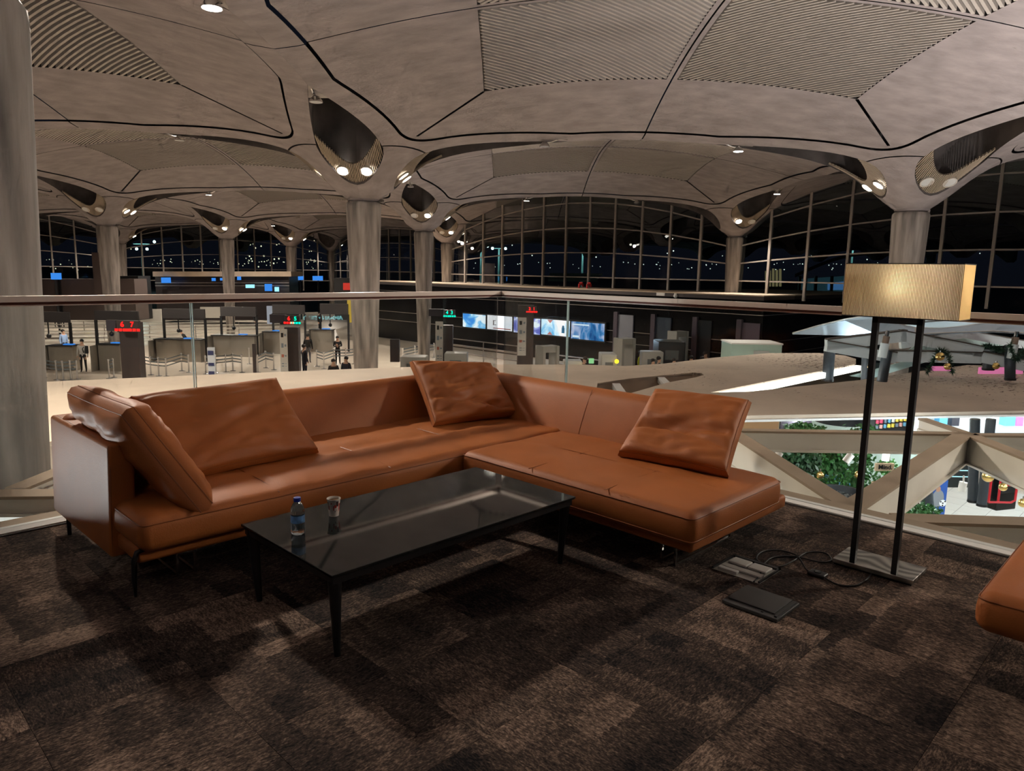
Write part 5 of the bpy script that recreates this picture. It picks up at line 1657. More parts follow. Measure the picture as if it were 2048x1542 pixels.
nb = empty('notice_card', (XB - .03, atx(1322, 587, XB).y, ZL - .16), 0, 'small white card on the pavilion fascia', 'card')
MB().box((-.01, -.28, -.07), (.01, .28, .1)).build('card', WHITE, nb)

# ------------------------------------------------------------------ left hall: far pavilions, booths, pillars
LP = empty('far_pavilion', (30, 72, HF), 0, 'long dark pavilion with blue screens at the far left windows', 'pavilion')
def pvl(x0_, x1_, y0_, y1_, dist, name, ma, thick=3.0, parent=LP):
    q = vrect(x0_, x1_, y0_, y1_, dist)
    off = Vector(parent.location)
    n = fw.copy(); n.z = 0; n.normalize()
    vs = [p - off for p in q] + [p - off + n * thick for p in q]
    return MB().add(vs, [(0, 1, 2, 3), (7, 6, 5, 4), (0, 4, 5, 1), (1, 5, 6, 2), (2, 6, 7, 3), (3, 7, 4, 0)]).build(name, ma, parent)
pvl(310, 578, 553, 640, 72, 'dark_wall', DARKB)
pvl(305, 582, 543, 553, 71, 'roof_edge', LEDGE, 4)
for y_ in (565, 571): pvl(310, 578, y_, y_ + 1.2, 71.8, 'steel_line', LINEM, .1)
BLUE = emitter('blue screen', (.05, .28, .9), .9)
CYB = emitter('cyan screen', (.35, .8, 1), 1.2)
def far_screen(x0_, x1_, y0_, y1_, dist, ma, label, group='blue information screens far left'):
    return panel('info_screen', vrect(x0_, x1_, y0_, y1_, dist), ma, label, 'screen', .15, 'display')
for x0_, x1_, y0_, y1_, d_, ma, lb in ((101, 109, 546, 559, 56, BLUE, 'left of the twin blue screens above the brown kiosk'), (111, 120, 546, 559, 55, BLUE, 'right of the twin blue screens above the brown kiosk'),
        (280, 288, 560, 573, 70, CYB, 'pale cyan screen behind the slim shaded column'), (289, 296, 553, 562, 70, BLUE, 'small blue screen above the pale cyan one'), (322, 340, 555, 566, 70.5, BLUE, 'mottled blue screen at the left end of the far pavilion'),
        (423, 430, 556, 562, 70.5, BLUE, 'small blue screen left of the second hall column'), (440, 445, 556, 561, 70.5, BLUE, 'tiny blue screen touching the second hall column'), (474, 481, 553, 560, 70.5, BLUE, 'tilted blue screen right of the second hall column'),
        (491, 508, 569, 576, 70.4, CYB, 'bright cyan sign with white top on the far pavilion'), (529, 543, 568, 582, 70.4, BLUE, 'tall blue screen right of the cyan sign'), (549, 557, 574, 583, 70.4, CYB, 'small white blue screen left of the far column'),
        (592, 606, 552, 560, 80, BLUE, 'wide blue screen right of the far column'), (625, 645, 552, 561, 80, BLUE, 'rightmost wide blue screen before the thin column')):
    fs_ = far_screen(x0_, x1_, y0_, y1_, d_, ma, lb)
    if d_ in (80, 56): MB().bar(fw * .3, Vector((0, 0, HF - fs_.location.z)) + fw * .3, .12, .12).build('stand_post', BLACK, fs_)
k1 = empty('brown_kiosk', tuple(atd(130, 640, 56)), 0, 'tall brown kiosk wall left of the large hall column', 'kiosk')
KB = mat('brown kiosk panel', (.085, .062, .055), .5)
pvl(60, 187, 558, 640, 57, 'panel_wall', KB, 2, k1)
pvl(183, 200, 505, 640, 56.5, 'tower', KB, 1.5, k1)
pvl(115, 118, 558, 640, 56.8, 'post', BLACK, .3, k1)
k2 = empty('brown_kiosk', tuple(atd(250, 640, 55)), 0, 'brown kiosk wall right of the large hall column', 'kiosk')
pvl(232, 268, 558, 640, 57, 'panel_wall', KB, 2, k2)
pvl(240, 276, 552, 640, 59, 'dark_end', BLACK, 2, k2)
k3 = empty('dark_kiosk', tuple(atd(690, 620, 70)), 0, 'black kiosk with red sign beside the central column', 'kiosk')
pvl(668, 705, 556, 640, 70, 'body', BLACK, 2, k3)
pvl(686, 703, 566, 580, 69.8, 'red_sign', emitter('red sign', (.75, .06, .04), .7), .1, k3)
ORG = mat('white partition', (.55, .52, .47), .5)
for n_, (x0_, x1_, y0_, y1_, d_, lb) in enumerate(((138, 187, 623, 648, 62, 'pale partition behind the left desks'), (276, 322, 618, 645, 62, 'pale partition right of the pillar with number 7'), (400, 440, 614, 636, 60, 'pale partition behind the glass joint'), (80, 120, 604, 625, 70, 'dark display wall at far left'))):
    panel('partition', vrect(x0_, x1_, y0_, y1_, d_), ORG if n_ < 3 else DARKB, lb, 'partition', .1)
panel('yellow_banner', vrect(694, 706, 590, 645, 50), mat('yellow banner', (.55, .42, .06), .6), 'yellow upright banner beside the central column', 'banner', .1)
panel('blue_notice_board', vrect(533, 545, 612, 648, 55), mat('pale blue board', (.4, .5, .7), .5), 'pale blue upright board left of the sign pillar with 6 and 5', 'board', .1)

# check-in booths
BOOTHM = mat('brushed booth cladding', (.36, .33, .29), .28, .75)
HEADM = mat('dark booth header', (.035, .030, .030), .45)
def booth(x0_, x1_, yc, yf, hx0, hx1, hy0, hy1, label, arm=True):
    c = atz((x0_ + x1_) / 2, yf, HF)
    e = empty('checkin_booth', tuple(c), 0, label, 'desk')
    dist = c.x * SA + c.y * CA
    r_ = lvl2world(1, 0, 0)
    yd = lvl2world(0, 1, 0)
    def L(px_, py_, dd=0): return Vector(atd(px_, py_, dist + dd)) - c
    a, b_ = L(x0_, yc), L(x1_, yc)
    h = a.z
    w = (b_ - a).length
    cx_ = (a + b_) / 2; cx_.z = 0
    ang = math.atan2(r_.y, r_.x)
    def cb_(x, y, z, sx_, sy_, sz_): 
        p = cx_ + r_ * x + yd * y
        return MB().cbox((p.x, p.y, z), (sx_, sy_, sz_), ang)
    cb_(0, .45, h / 2, w * .9, .8, h).build('desk_body', BOOTHM, e)
    cb_(0, .40, h + .02, w * .98, .95, .05).build('desk_top', BLACK, e)
    cb_(-w * .5, .1, h * .5, .06, 1.3, h * .96).build('side_panel', BOOTHM, e)
    cb_(w * .15, .5, h + .06, .5, .3, .05).build('screen', BLUE, e)
    t0, t1 = L(hx0, hy0, .6), L(hx1, hy0, .6)
    zt_, zb_ = t0.z, L(hx0, hy1, .6).z
    m = (t0 + t1) / 2
    MB().cbox((m.x, m.y, (zt_ + zb_) / 2), ((t1 - t0).length, .18, zt_ - zb_), ang).build('header_panel', HEADM, e)
    for q in (t0, t1):
        MB().cbox((q.x, q.y, zb_ / 2), (.12, .12, zb_), ang).build('post', BLACK, e)
    if arm:
        q = t0.lerp(t1, .35)
        MB().cbox((q.x, q.y, zb_ - .35), (.05, .05, .7), ang).build('camera_arm', BLACK, e)
        MB().ball((q.x, q.y, zb_ - .75), .13, 8, 5).build('camera_head', BLACK, e, 60)
booth(92, 146, 692, 741, 70, 138, 623, 644, 'leftmost check-in booth with blue desk screen')
booth(192, 240, 689, 742, 190, 276, 621, 640, 'check-in booth behind the pillar with number 7')
booth(306, 404, 679, 724, 326, 409, 617, 636, 'check-in booth behind the left glass joint')
booth(421, 512, 671, 714, 441, 512, 613, 632, 'check-in booth with shining steel front in the middle')
booth(524, 562, 664, 708, 545, 609, 609, 627, 'check-in booth left of the pillar with 6 and 5', False)
booth(618, 665, 660, 704, 640, 696, 607, 628, 'check-in booth beside the central column')
# numbered sign pillars
REDG = emitter('red led', (1, .012, .01), 2.6)
GRNG = emitter('green led', (.0, .9, .5), 1.6)
PILB = mat('sign pillar brown', (.045, .034, .033), .4)
def led(e, body, size, loc, ma):
    o = link_mesh('led_digit', text_mesh(body, size, ma, 'led_digit', .005, True), None, e)
    o.rotation_euler = face_rot(); o.location = loc
def sign_pillar(x0_, x1_, y0_, y1_, dist, digits, white, label, disp, extra=None):
    q = vrect(x0_, x1_, y0_, y1_, dist)
    c = (q[0] + q[1]) / 2; c.z = HF
    e = empty('sign_pillar', tuple(c), 0, label, 'sign pillar')
    r_ = lvl2world(1, 0, 0); yd = lvl2world(0, 1, 0); ang = math.atan2(r_.y, r_.x)
    w = (q[1] - q[0]).length; top = q[0].z - HF; bot = max(0, q[2].z - HF) if white == 'hang' else 0
    MB().cbox((0, 0, (top + bot) / 2), (w, w * .6, top - bot), ang).build('shaft', PILB, e)
    (dx0, dx1, dy0, dy1) = disp
    d = vrect(dx0, dx1, dy0, dy1, dist - .6)
    dc = (d[0] + d[2]) / 2 - c
    dw, dh = (d[1] - d[0]).length, (d[0] - d[3]).length
    MB().cbox(dc, (dw, .25, dh), ang).build('display_box', PILB, e)
    n = len(digits)
    for k, (ch, ma) in enumerate(digits):
        x = (k + .5) / n - .5
        pos = dc + r_ * (x * dw * .9) - yd * .14 + Vector((0, 0, dh * .16))
        led(e, ch, dh * .62, pos, ma)
        for j in range(4):
            b0_ = dc + r_ * (x * dw * .9 + (j - 1.5) * dw * .19 / max(1, n / 2)) - yd * .14 + Vector((0, 0, -dh * .30))
            MB().cbox(b0_, (dw * .14 / max(1, n / 2), .02, dh * .22), ang).build('led_word', ma, e)
    if white and white != 'hang':
        (wx0, wx1, wy0, wy1) = white
        p_ = vrect(wx0, wx1, wy0, wy1, dist - .45)
        pc_ = (p_[0] + p_[2]) / 2 - c
        pw, ph = (p_[1] - p_[0]).length, (p_[0] - p_[3]).length
        MB().cbox(pc_, (pw, .06, ph), ang).build('white_panel', mat('white sign panel', (.62, .60, .55), .5), e)
        for j, (zf, cc, hh) in enumerate(((.36, BLACK, .10), (.12, mat('grey print', (.2, .25, .3), .5), .10), (-.12, mat('red print', (.5, .15, .1), .5), .07), (-.30, mat('grey print', (.2, .25, .3), .5), .02), (-.36, mat('grey print', (.2, .25, .3), .5), .02))):
            bx_ = pc_ - yd * .04 + Vector((0, 0, zf * ph)) - r_ * pw * .15
            MB().cbox(bx_, (pw * .3, .01, ph * hh), ang).build('pictogram', cc, e)
            MB().cbox(bx_ + r_ * pw * .4, (pw * .22, .01, ph * hh * .5), ang).build('print_line', mat('grey print', (.2, .25, .3), .5), e)
    if extra:
        d = vrect(*extra, dist - .3); dc = (d[0] + d[2]) / 2 - c
        MB().cbox(dc, ((d[1] - d[0]).length, .3, (d[0] - d[3]).length), ang).build('side_screen', mat('dark screen back', (.05, .045, .055), .3), e)
    return e
sign_pillar(243, 280, 644, 790, 34.5, [('6', REDG), ('7', REDG)], None, 'brown pillar with red numbers 6 and 7', (235, 278, 641, 664), (215, 234, 640, 661))
sign_pillar(571, 598, 654, 790, 36.5, [('6', REDG), ('5', GRNG)], (559, 574, 658, 744), 'brown pillar with red 6 and green 5 and a white side panel', (571, 600, 631, 649), (541, 571, 629, 645))
sign_pillar(886, 906, 650, 720, 37, [('4', GRNG), ('3', GRNG)], (871, 886, 643, 729), 'dark pillar with green numbers 4 and 3 and a white panel', (889, 910, 620, 635), (858, 888, 618, 632))
sign_pillar(1036, 1068, 610, 715, 34, [('2', REDG), ('1', REDG)], (1036, 1053, 635, 711), 'dark pillar with red numbers 2 and 1 and a white panel', (1054, 1073, 613, 626), None)
panel('dark_info_stand', vrect(780, 798, 679, 724, 36), mat('info stand', (.03, .024, .026), .4), 'dark upright info stand right of the central column', 'stand', .3)
st = panel('standing_notice', vrect(414, 428, 695, 752, 33.5), mat('notice white', (.55, .58, .62), .5), 'white and navy standing notice right of the left glass joint', 'notice', .1)
for z_, h_ in ((.42, .2), (-.12, .14), (-.55, .2)):
    MB().cbox(tuple(-fw * .02 + Vector((0, 0, z_))), (.26, .02, h_), math.atan2(rv.y, rv.x)).build('navy_band', mat('navy print', (.03, .04, .12), .5), st)
panel('arrow_stand', vrect(504, 510, 688, 746, 34), PILB, 'slim brown arrow stand in the barrier row', 'stand', .1)

# queue barriers
POSTM = mat('barrier post steel', (.55, .55, .56), .25, .9)
BELT = mat('grey belt', (.10, .12, .13), .6)
PO = MB().lathe([(.16, 0), (.16, .02), (.04, .04), (.035, .9), (.05, .92), (.05, 1.0), (0, 1.0)], 12).mesh('post', POSTM, 40)
def posts(pts, name_label, group, belts=(.55, .72, .90)):
    prev = None
    for n_, (a, b_) in enumerate(pts):
        p = atz(a, b_, HF)
        e = empty('queue_post', tuple(p), 0, ('first', 'second', 'third', 'fourth', 'fifth', 'sixth', 'seventh', 'eighth', 'ninth')[n_] + ' from the left, ' + name_label, 'barrier post', group)
        link_mesh('post', PO, None, e)
        if prev is not None and (prev - p).length < 3.4:
            for z in belts:
                MB().bar(prev - p + Vector((0, 0, z)), (0, 0, z), .012, .055).build('belt', BELT, e)
        prev = p.copy()
posts([(88, 756), (114, 760), (127, 761), (142, 760), (155, 759)], 'steel queue post in the front row at the left edge', 'front row left queue posts')
posts([(219, 757), (228, 755)], 'steel queue post left of the pillar with number 7', 'queue posts by pillar 7')
posts([(284, 746), (302, 750), (318, 752), (333, 753), (364, 742), (378, 745)], 'steel queue post between pillar 7 and the glass joint', 'queue posts before the glass joint')
posts([(412, 748), (432, 746), (452, 744), (466, 742), (484, 745), (499, 728), (516, 745), (532, 736), (548, 740)], 'steel queue post between the glass joint and pillar 5', 'queue posts in the middle')
posts([(634, 733), (648, 738), (668, 730), (692, 730), (708, 728)], 'steel queue post left of the central column base', 'queue posts near the central column')
posts([(806, 728), (830, 722), (850, 718), (868, 716)], 'steel queue post right of the central column base', 'queue posts right of the central column')
def rail_rows(rows, label, name='queue_rail'):
    for n_, (a, b_, c_, d_) in enumerate(rows):
        p, q = atz(a, b_, HF), atz(c_, d_, HF)
        e = empty(name, tuple(p), 0, label + (' row %s' % ('nearest', 'second', 'third', 'fourth', 'fifth', 'farthest')[n_]), 'barrier')
        k = max(2, int((q - p).length / 3))
        for z in (.5, .75, 1.0):
            MB().bar((0, 0, z), q - p + Vector((0, 0, z)), .03, .045).build('rail', mat('pale rail', (.55, .52, .46), .4), e)
        for i in range(k + 1):
            t = (q - p) * (i / k)
            MB().bar(t, t + Vector((0, 0, 1.0)), .04, .04).build('rail_post', STEEL, e)
rail_rows([(85, 705, 330, 700), (85, 694, 330, 690), (85, 684, 330, 681), (85, 675, 330, 673), (85, 667, 330, 666), (85, 660, 330, 659)], 'pale queue railing behind the left booths')
rail_rows([(300, 690, 560, 680), (300, 680, 560, 671), (300, 671, 560, 664)], 'pale queue railing behind the middle booths')
def rail_world(rows, label):
    for n_, (p, q) in enumerate(rows):
        p, q = Vector((*p, HF)), Vector((*q, HF))
        e = empty('queue_rail', tuple(p), 0, ('nearer ' if n_ == 0 else 'farther ') + label, 'barrier')
        k = max(2, int((q - p).length / 2.5))
        for z in (.45, .95): MB().bar((0, 0, z), q - p + Vector((0, 0, z)), .05, .06).build('rail', STEEL, e)
        for i in range(k + 1):
            t = (q - p) * (i / k); MB().bar(t, t + Vector((0, 0, .95)), .05, .05).build('rail_post', STEEL, e)
rail_world([((30.5, atx(905, 690, 30.5).y), (30.5, atx(1035, 690, 30.5).y)), ((33.2, atx(905, 690, 33.2).y), (33.2, atx(1035, 690, 33.2).y))], 'steel railing before the wall screens')
rail_world([((31.5, atx(1100, 690, 31.5).y), (31.5, atx(1225, 690, 31.5).y))], 'steel railing right of the number pillar')
# security equipment
GREYM = mat('grey machine', (.33, .32, .29), .45)
def machine(x0_, x1_, y0_, dist, depth, label, cat='scanner', lamp=False, ma=GREYM):
    q = vrect(x0_, x1_, y0_, y0_ + 20, dist)
    c = (q[0] + q[1]) / 2; h = c.z - HF; c = Vector((c.x, c.y, HF))
    r_ = lvl2world(1, 0, 0); yd = lvl2world(0, 1, 0); ang = math.atan2(r_.y, r_.x)
    w = (q[1] - q[0]).length
    e = empty('xray_machine', tuple(c), 0, label, cat)
    cc = yd * depth / 2
    shift(rbox(w, depth, h - .15, .06, (1, 1, 1)), (0, 0, 0))
    m = rbox(w, depth, h * .55, .06, (1, 1, 1))
    m.v = [tuple(r_ * p[0] + yd * (p[1] + depth / 2) + Vector((0, 0, p[2] + h * .725))) for p in m.v]
    m.build('housing', ma, e, 40)
    m = MB().cbox((cc.x, cc.y, h * .22), (w * .9, depth * .9, h * .44), ang); m.build('base', mat('machine base', (.10, .11, .11), .5), e)
    MB().cbox(tuple(r_ * (w * .75) + cc + Vector((0, 0, h * .5))), (w * .6, depth * .5, .08), ang).build('conveyor', BLACK, e)
    MB().cbox(tuple(-yd * .01 + Vector((0, 0, h * .72))), (w * .5, .02, h * .2), ang).build('tunnel_mouth', mat('machine base', (.10, .11, .11), .5), e)
    if lamp:
        MB().ball(tuple(r_ * w * .45 - yd * .1 + Vector((0, 0, h * .85))), .10, 10, 6).build('warning_lamp', emitter('amber lamp', (1, .62, .02), 3), e, 60)
machine(800, 852, 714, 33, 1.0, 'grey scanner left of the corner cushion')
machine(888, 934, 707, 34, 1.0, 'grey scanner behind the corner cushion')
machine(1203, 1235, 709, 33, 1.2, 'pale scanner with amber lamp at the right of the glass joint', lamp=True)
machine(1128, 1165, 722, 32, .8, 'low scanner with amber lamp beside the glass joint', lamp=True)
machine(1318, 1372, 684, 36, 1.5, 'black scanner with raised cover and yellow notice', ma=BLACK)
machine(1285, 1328, 704, 35, .8, 'grey desk before the black scanner', 'desk')
def gate(x0_, x1_, y0_, dist, label):
    q = vrect(x0_, x1_, y0_, y0_ + 10, dist)
    c = (q[0] + q[1]) / 2; h = c.z - HF; c = Vector((c.x, c.y, HF))
    r_ = lvl2world(1, 0, 0); yd = lvl2world(0, 1, 0); ang = math.atan2(r_.y, r_.x) + .5
    w = (q[1] - q[0]).length; R2 = Matrix.Rotation(ang, 3, 'Z')
    e = empty('detector_gate', tuple(c), 0, label, 'gate')
    for s_ in (-1, 1):
        p = R2 @ Vector((s_ * w * .42, 0, h / 2)); MB().cbox(p, (.14, .75, h), ang).build('side_panel', GREYM, e)
    p = R2 @ Vector((0, 0, h - .16)); MB().cbox(p, (w * .84, .6, .3), ang).build('crossbeam', GREYM, e)
gate(1076, 1114, 691, 34.5, 'grey walk-through detector gate left of the glass joint')
gate(1233, 1266, 676, 36, 'grey walk-through detector gate below the pale door')
gate(1341, 1372, 662, 39.3, 'grey walk-through detector gate behind the black scanner')
gbx = empty('glass_booth', tuple(Vector((atd(1512, 720, 32).x, atd(1512, 720, 32).y, HF))), 0, 'pale green glass booth near the pavilion corner', 'booth')
r_ = lvl2world(1, 0, 0); yd = lvl2world(0, 1, 0); ang = math.atan2(r_.y, r_.x)
gh = atd(1512, 689, 32).z - HF
GGL = mat('green glass', (.45, .62, .55), .15)
for x_, sx_, sy_, y_ in ((-1.1, .04, 1.6, .8), (1.1, .04, 1.6, .8), (0, 2.2, .04, 0), (0, 2.2, .04, 1.6)):
    p = r_ * x_ + yd * y_; MB().cbox((p.x, p.y, gh / 2), (sx_, sy_, gh), ang).build('glass_wall', GGL, gbx)
p = yd * .8; MB().cbox((p.x, p.y, gh + .03), (2.3, 1.7, .06), ang).build('roof_frame', WHITE, gbx)
MB().cbox(tuple(-yd * .05 + r_ * .2 + Vector((0, 0, gh * .45))), (.7, .03, gh * .9), ang).build('door', mat('booth door', (.5, .52, .5), .3), gbx)
mt = panel('computer_monitor', vrect(1178, 1188, 717, 727, 31.5), emitter('green monitor', (.35, .8, .35), .8), 'green glowing monitor on the scanner desk', 'monitor', .08)

# ------------------------------------------------------------------ people in the hall
SKIN = mat('skin', (.42, .24, .16), .55)
HAIRM = mat('dark hair', (.012, .009, .008), .6)
SHOE = mat('dark shoe', (.015, .013, .012), .5)
def person(px_, foot_y, dist, label, shirt, pants, height=1.75, head=0.0, pose='stand', hair=True, hairm=None):
    if dist is None: loc = atz(px_, foot_y, HF)
    else:
        q = atd(px_, foot_y, dist); loc = Vector((q.x, q.y, HF))
    e = empty('person', tuple(loc), -YAW + head, label, 'person')
    H_ = height
    J = {'pel': (0, 0, .53), 'wst': (0, .0, .62), 'chs': (0, 0, .735), 'nck': (0, .005, .835), 'hd0': (0, .0, .885), 'hd1': (0, .005, .945), 'nose': (0, -.048, .905)}
    J.update({'hl': (-.05, 0, .50), 'hr': (.05, 0, .50), 'kl': (-.055, -.01, .285), 'kr': (.06, .0, .285), 'al': (-.06, .01, .055), 'ar': (.068, .01, .055), 'tl': (-.065, -.06, .018), 'tr': (.075, -.06, .018)})
    J.update({'sl': (-.105, 0, .795), 'sr': (.105, 0, .795), 'el': (-.135, .01, .64), 'er': (.135, .01, .64), 'wl': (-.14, -.03, .50), 'wr': (.14, -.03, .50), 'fl': (-.14, -.04, .445), 'fr': (.14, -.04, .445)})
    J.update({'ul': (-.118, -.05, .475), 'ur': (.118, -.05, .475)})
    if pose == 'reach':
        J.update({'er': (.14, -.06, .66), 'wr': (.15, -.17, .62), 'fr': (.15, -.22, .62), 'ur': (.125, -.2, .65)})
    if pose == 'fold':
        J.update({'er': (.135, -.02, .65), 'wr': (.05, -.10, .66), 'fr': (.0, -.11, .665), 'ur': (.03, -.12, .69), 'el': (-.135, -.02, .65), 'wl': (-.05, -.11, .63), 'fl': (0, -.12, .63), 'ul': (-.03, -.13, .65)})
    if pose == 'sit':
        for k_ in J:
            x, y, z = J[k_]; J[k_] = (x, y, z - .25)
        J.update({'kl': (-.06, -.26, .27), 'kr': (.06, -.26, .27), 'al': (-.06, -.27, .06), 'ar': (.06, -.27, .06), 'tl': (-.06, -.34, .02), 'tr': (.06, -.34, .02), 'wl': (-.08, -.14, .30), 'wr': (.08, -.14, .30), 'fl': (-.07, -.2, .29), 'fr': (.07, -.2, .29), 'ul': (-.05, -.17, .31), 'ur': (.05, -.17, .31)})
    if pose == 'bend':
        for k_ in ('chs', 'nck', 'hd0', 'hd1', 'nose', 'sl', 'sr', 'el', 'er', 'wl', 'wr', 'fl', 'fr', 'ul', 'ur', 'wst'):
            x, y, z = J[k_]; t = (z - .53); J[k_] = (x, y - t * .55, .53 + t * .84)
    if pose == 'walk':
        J.update({'kl': (-.055, -.06, .285), 'al': (-.06, -.08, .06), 'tl': (-.06, -.15, .02), 'kr': (.06, .03, .285), 'ar': (.065, .12, .08), 'tr': (.07, .06, .03)})
    RAD = {'pel': .075, 'wst': .072, 'chs': .085, 'nck': .034, 'hd0': .048, 'hd1': .052, 'nose': .009, 'hl': .055, 'hr': .055, 'kl': .036, 'kr': .036, 'al': .024, 'ar': .024, 'tl': .02, 'tr': .02, 'sl': .042, 'sr': .042, 'el': .030, 'er': .030, 'wl': .019, 'wr': .019, 'fl': .016, 'fr': .016, 'ul': .009, 'ur': .009}
    E_ = [('pel', 'wst'), ('wst', 'chs'), ('chs', 'nck'), ('nck', 'hd0'), ('hd0', 'hd1'), ('hd0', 'nose'), ('pel', 'hl'), ('pel', 'hr'), ('hl', 'kl'), ('hr', 'kr'), ('kl', 'al'), ('kr', 'ar'), ('al', 'tl'), ('ar', 'tr'), ('chs', 'sl'), ('chs', 'sr'), ('sl', 'el'), ('sr', 'er'), ('el', 'wl'), ('er', 'wr'), ('wl', 'fl'), ('wr', 'fr'), ('wl', 'ul'), ('wr', 'ur')]
    ks = list(J)
    me = bpy.data.meshes.new('body')
    me.from_pydata([tuple(c_ * H_ for c_ in J[k_]) for k_ in ks], [(ks.index(a), ks.index(b_)) for a, b_ in E_], [])
    o = bpy.data.objects.new('tmp_body', me); COL.objects.link(o)
    sk = o.modifiers.new('skin', 'SKIN'); sk.use_smooth_shade = True
    ss = o.modifiers.new('sub', 'SUBSURF'); ss.levels = 1; ss.render_levels = 1
    for k_, v in zip(ks, me.skin_vertices[0].data):
        v.radius = (RAD[k_] * H_, RAD[k_] * H_); v.use_root = (k_ == 'pel')
    dg = bpy.context.evaluated_depsgraph_get()
    body = bpy.data.meshes.new_from_object(o.evaluated_get(dg)); body.name = 'body'
    bpy.data.objects.remove(o)
    body.materials.clear()
    for mm in (SKIN, shirt, pants, SHOE): body.materials.append(mm)
    P_ = {k_: Vector(J[k_]) * H_ for k_ in ks}
    for f in body.polygons:
        c_ = f.center
        near = min(ks, key=lambda k_: (P_[k_] - c_).length)
        f.material_index = 0 if near in ('hd0', 'hd1', 'nose', 'nck', 'fl', 'fr', 'ul', 'ur') else 3 if near in ('tl', 'tr') else 2 if near in ('pel', 'hl', 'hr', 'kl', 'kr', 'al', 'ar') and c_.z < (P_['pel'].z + .01) else 1
        f.use_smooth = True
    link_mesh('body', body, None, e)
    h = P_['hd1']
    m = MB().ball((0, 0, 0), .06 * H_, 12, 7, (.98, 1.08, .92))
    m.v = [(x + h.x, y + h.y + .012 * H_, z + h.z + .008 * H_) for x, y, z in m.v]
    m.build('hair', hairm or HAIRM, e, 60)
    return e
def cloth(name, c_): return mat('cloth ' + name, c_, .8)
NAVY, BLK, GRY, WHT, BLU = cloth('navy', (.010, .012, .022)), cloth('black', (.010, .010, .011)), cloth('grey', (.10, .10, .11)), cloth('pale grey', (.42, .40, .37)), cloth('light blue', (.22, .32, .52))
person(168, 744, None, 'person in pale shirt and dark trousers with black backpack facing the sofa', WHT, BLK, 1.76, .3)
bpk = atz(168, 744, HF)
person(131, 724, 44, 'person in light blue shirt behind the leftmost booth', BLU, NAVY, 1.74, 1.2)
person(376, 712, 47, 'person in black leaning over the booth at the glass joint', BLK, BLK, 1.7, -1.2, 'bend')
person(610, 756, None, 'person in navy suit reaching out beside the pillar with 5', NAVY, NAVY, 1.78, 2.4, 'reach')
person(617, 726, None, 'person in dark jacket seen from behind the navy suit', BLK, GRY, 1.78, pi)
person(676, 729, None, 'person in black coat with folded arms left of the central column', BLK, BLK, 1.72, .4, 'fold')
person(668, 778, 32, 'seated person in black headscarf above the slab edge', BLK, BLK, 1.72, .5, 'stand', hairm=BLK)
person(693, 776, 33, 'person in navy jacket next to the black headscarf', NAVY, NAVY, 1.72, -.3)
person(751, 790, 30.5, 'person whose pale cap shows above the slab by the column', GRY, GRY, 1.6, 0, hairm=WHT)
person(1168, 760, 34, 'person in black jacket standing at the scanner belt', BLK, BLK, 1.78, -1.0)
person(1211, 790, 30.5, 'seated person in black at the right scanner', BLK, BLK, 1.6, -1.2)
person(1279, 760, 37.6, 'person in yellow safety vest behind the grey desk', cloth('hi-vis', (.55, .55, .03)), BLK, 1.7, 1.0)
person(1304, 770, 33.5, 'person in dark suit facing the camera before the grey desk', NAVY, BLK, 1.8, .2)
person(1316, 768, 34.5, 'person in dark suit standing just behind the facing one', NAVY, BLK, 1.8, 1.6)
person(1346, 762, 34.0, 'person in black holding papers beside the black scanner', BLK, BLK, 1.78, .3, 'fold')
person(1380, 764, 35.5, 'person in grey jacket with back turned left of the last door', GRY, BLK, 1.76, 2.6)
person(1402, 764, 35, 'person in dark suit facing the camera near the last door', NAVY, BLK, 1.78, .2)
person(1408, 758, 37, 'person half hidden behind the suit near the last door', BLK, BLK, 1.8, .4)
person(1304, 800, 30, 'bald person in white shirt whose head shows above the slab', WHT, BLK, 1.5, .2, hairm=SKIN)
person(1292 + 20, 752, 38, 'person with raised hands behind the black scanner', NAVY, BLK, 1.8, .8, 'reach')
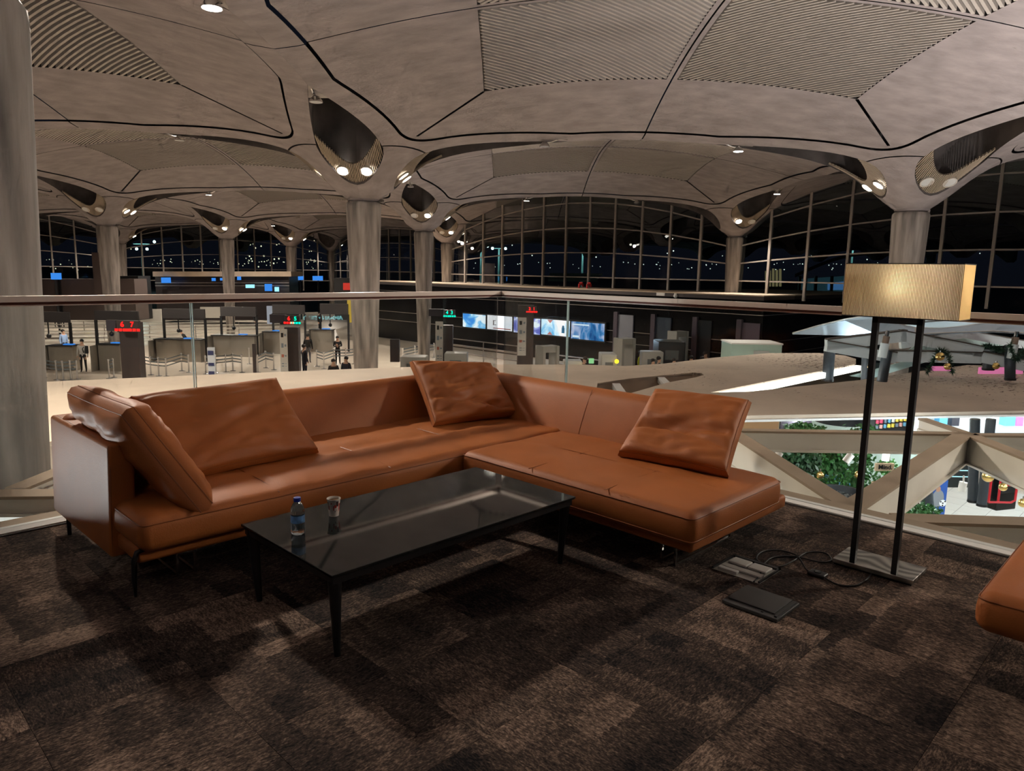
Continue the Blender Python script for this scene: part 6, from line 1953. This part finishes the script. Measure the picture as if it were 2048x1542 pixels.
for a, b_, d_, lb in ((112, 616, 65, 'person in lilac far behind the left booths'), (124, 615, 65, 'person in white far behind the left booths'), (640, 700, None, 'person in black at the far queue'), (512, 690, None, 'dark person walking in the far queue')):
    person(a, b_ + 20 if d_ else b_ - 26, d_ if d_ else 66, lb, WHT if 'white' in lb else cloth('lilac', (.3, .25, .4)) if 'lilac' in lb else BLK, BLK, 1.72, R.random() * 6, 'walk' if 'walking' in lb else 'stand')
bk = empty('backpack', tuple(Vector(bpk) + lvl2world(.16, -.12, 1.25)), -YAW + .3, 'black backpack on the shoulder of the person in pale shirt', 'backpack')
shift(rbox(.16, .16, .42, .05, (1, 1, 1)), (.1, .12, -.05)).build('pack', BLK, bk, 40)
MB().tube([(.0, -.02, .12), (-.06, -.06, 0), (-.02, -.02, -.2)], .02, 6).build('strap', BLK, bk, 60)
# far clutter: christmas tree, seating rows
tp_ = atd(172, 622, 66)
xt = empty('christmas_tree', (tp_.x, tp_.y, tp_.z - .2), 0, 'small decorated tree with yellow lights far left', 'tree')
o = leaves(260, (.45, .45, .75), .25, 71).build('foliage', LEAFS[0], xt); o['kind'] = 'stuff'
m = MB()
for k in range(24): m.ball((R.uniform(-.4, .4), R.uniform(-.4, .4), R.uniform(-.7, .6)), .07, 6, 4)
o = m.build('fairy_lights', emitter('yellow fairy', (1, .8, .15), 2), xt); o['kind'] = 'stuff'

# lit shop fascia behind the viewer; the left glass panels mirror it
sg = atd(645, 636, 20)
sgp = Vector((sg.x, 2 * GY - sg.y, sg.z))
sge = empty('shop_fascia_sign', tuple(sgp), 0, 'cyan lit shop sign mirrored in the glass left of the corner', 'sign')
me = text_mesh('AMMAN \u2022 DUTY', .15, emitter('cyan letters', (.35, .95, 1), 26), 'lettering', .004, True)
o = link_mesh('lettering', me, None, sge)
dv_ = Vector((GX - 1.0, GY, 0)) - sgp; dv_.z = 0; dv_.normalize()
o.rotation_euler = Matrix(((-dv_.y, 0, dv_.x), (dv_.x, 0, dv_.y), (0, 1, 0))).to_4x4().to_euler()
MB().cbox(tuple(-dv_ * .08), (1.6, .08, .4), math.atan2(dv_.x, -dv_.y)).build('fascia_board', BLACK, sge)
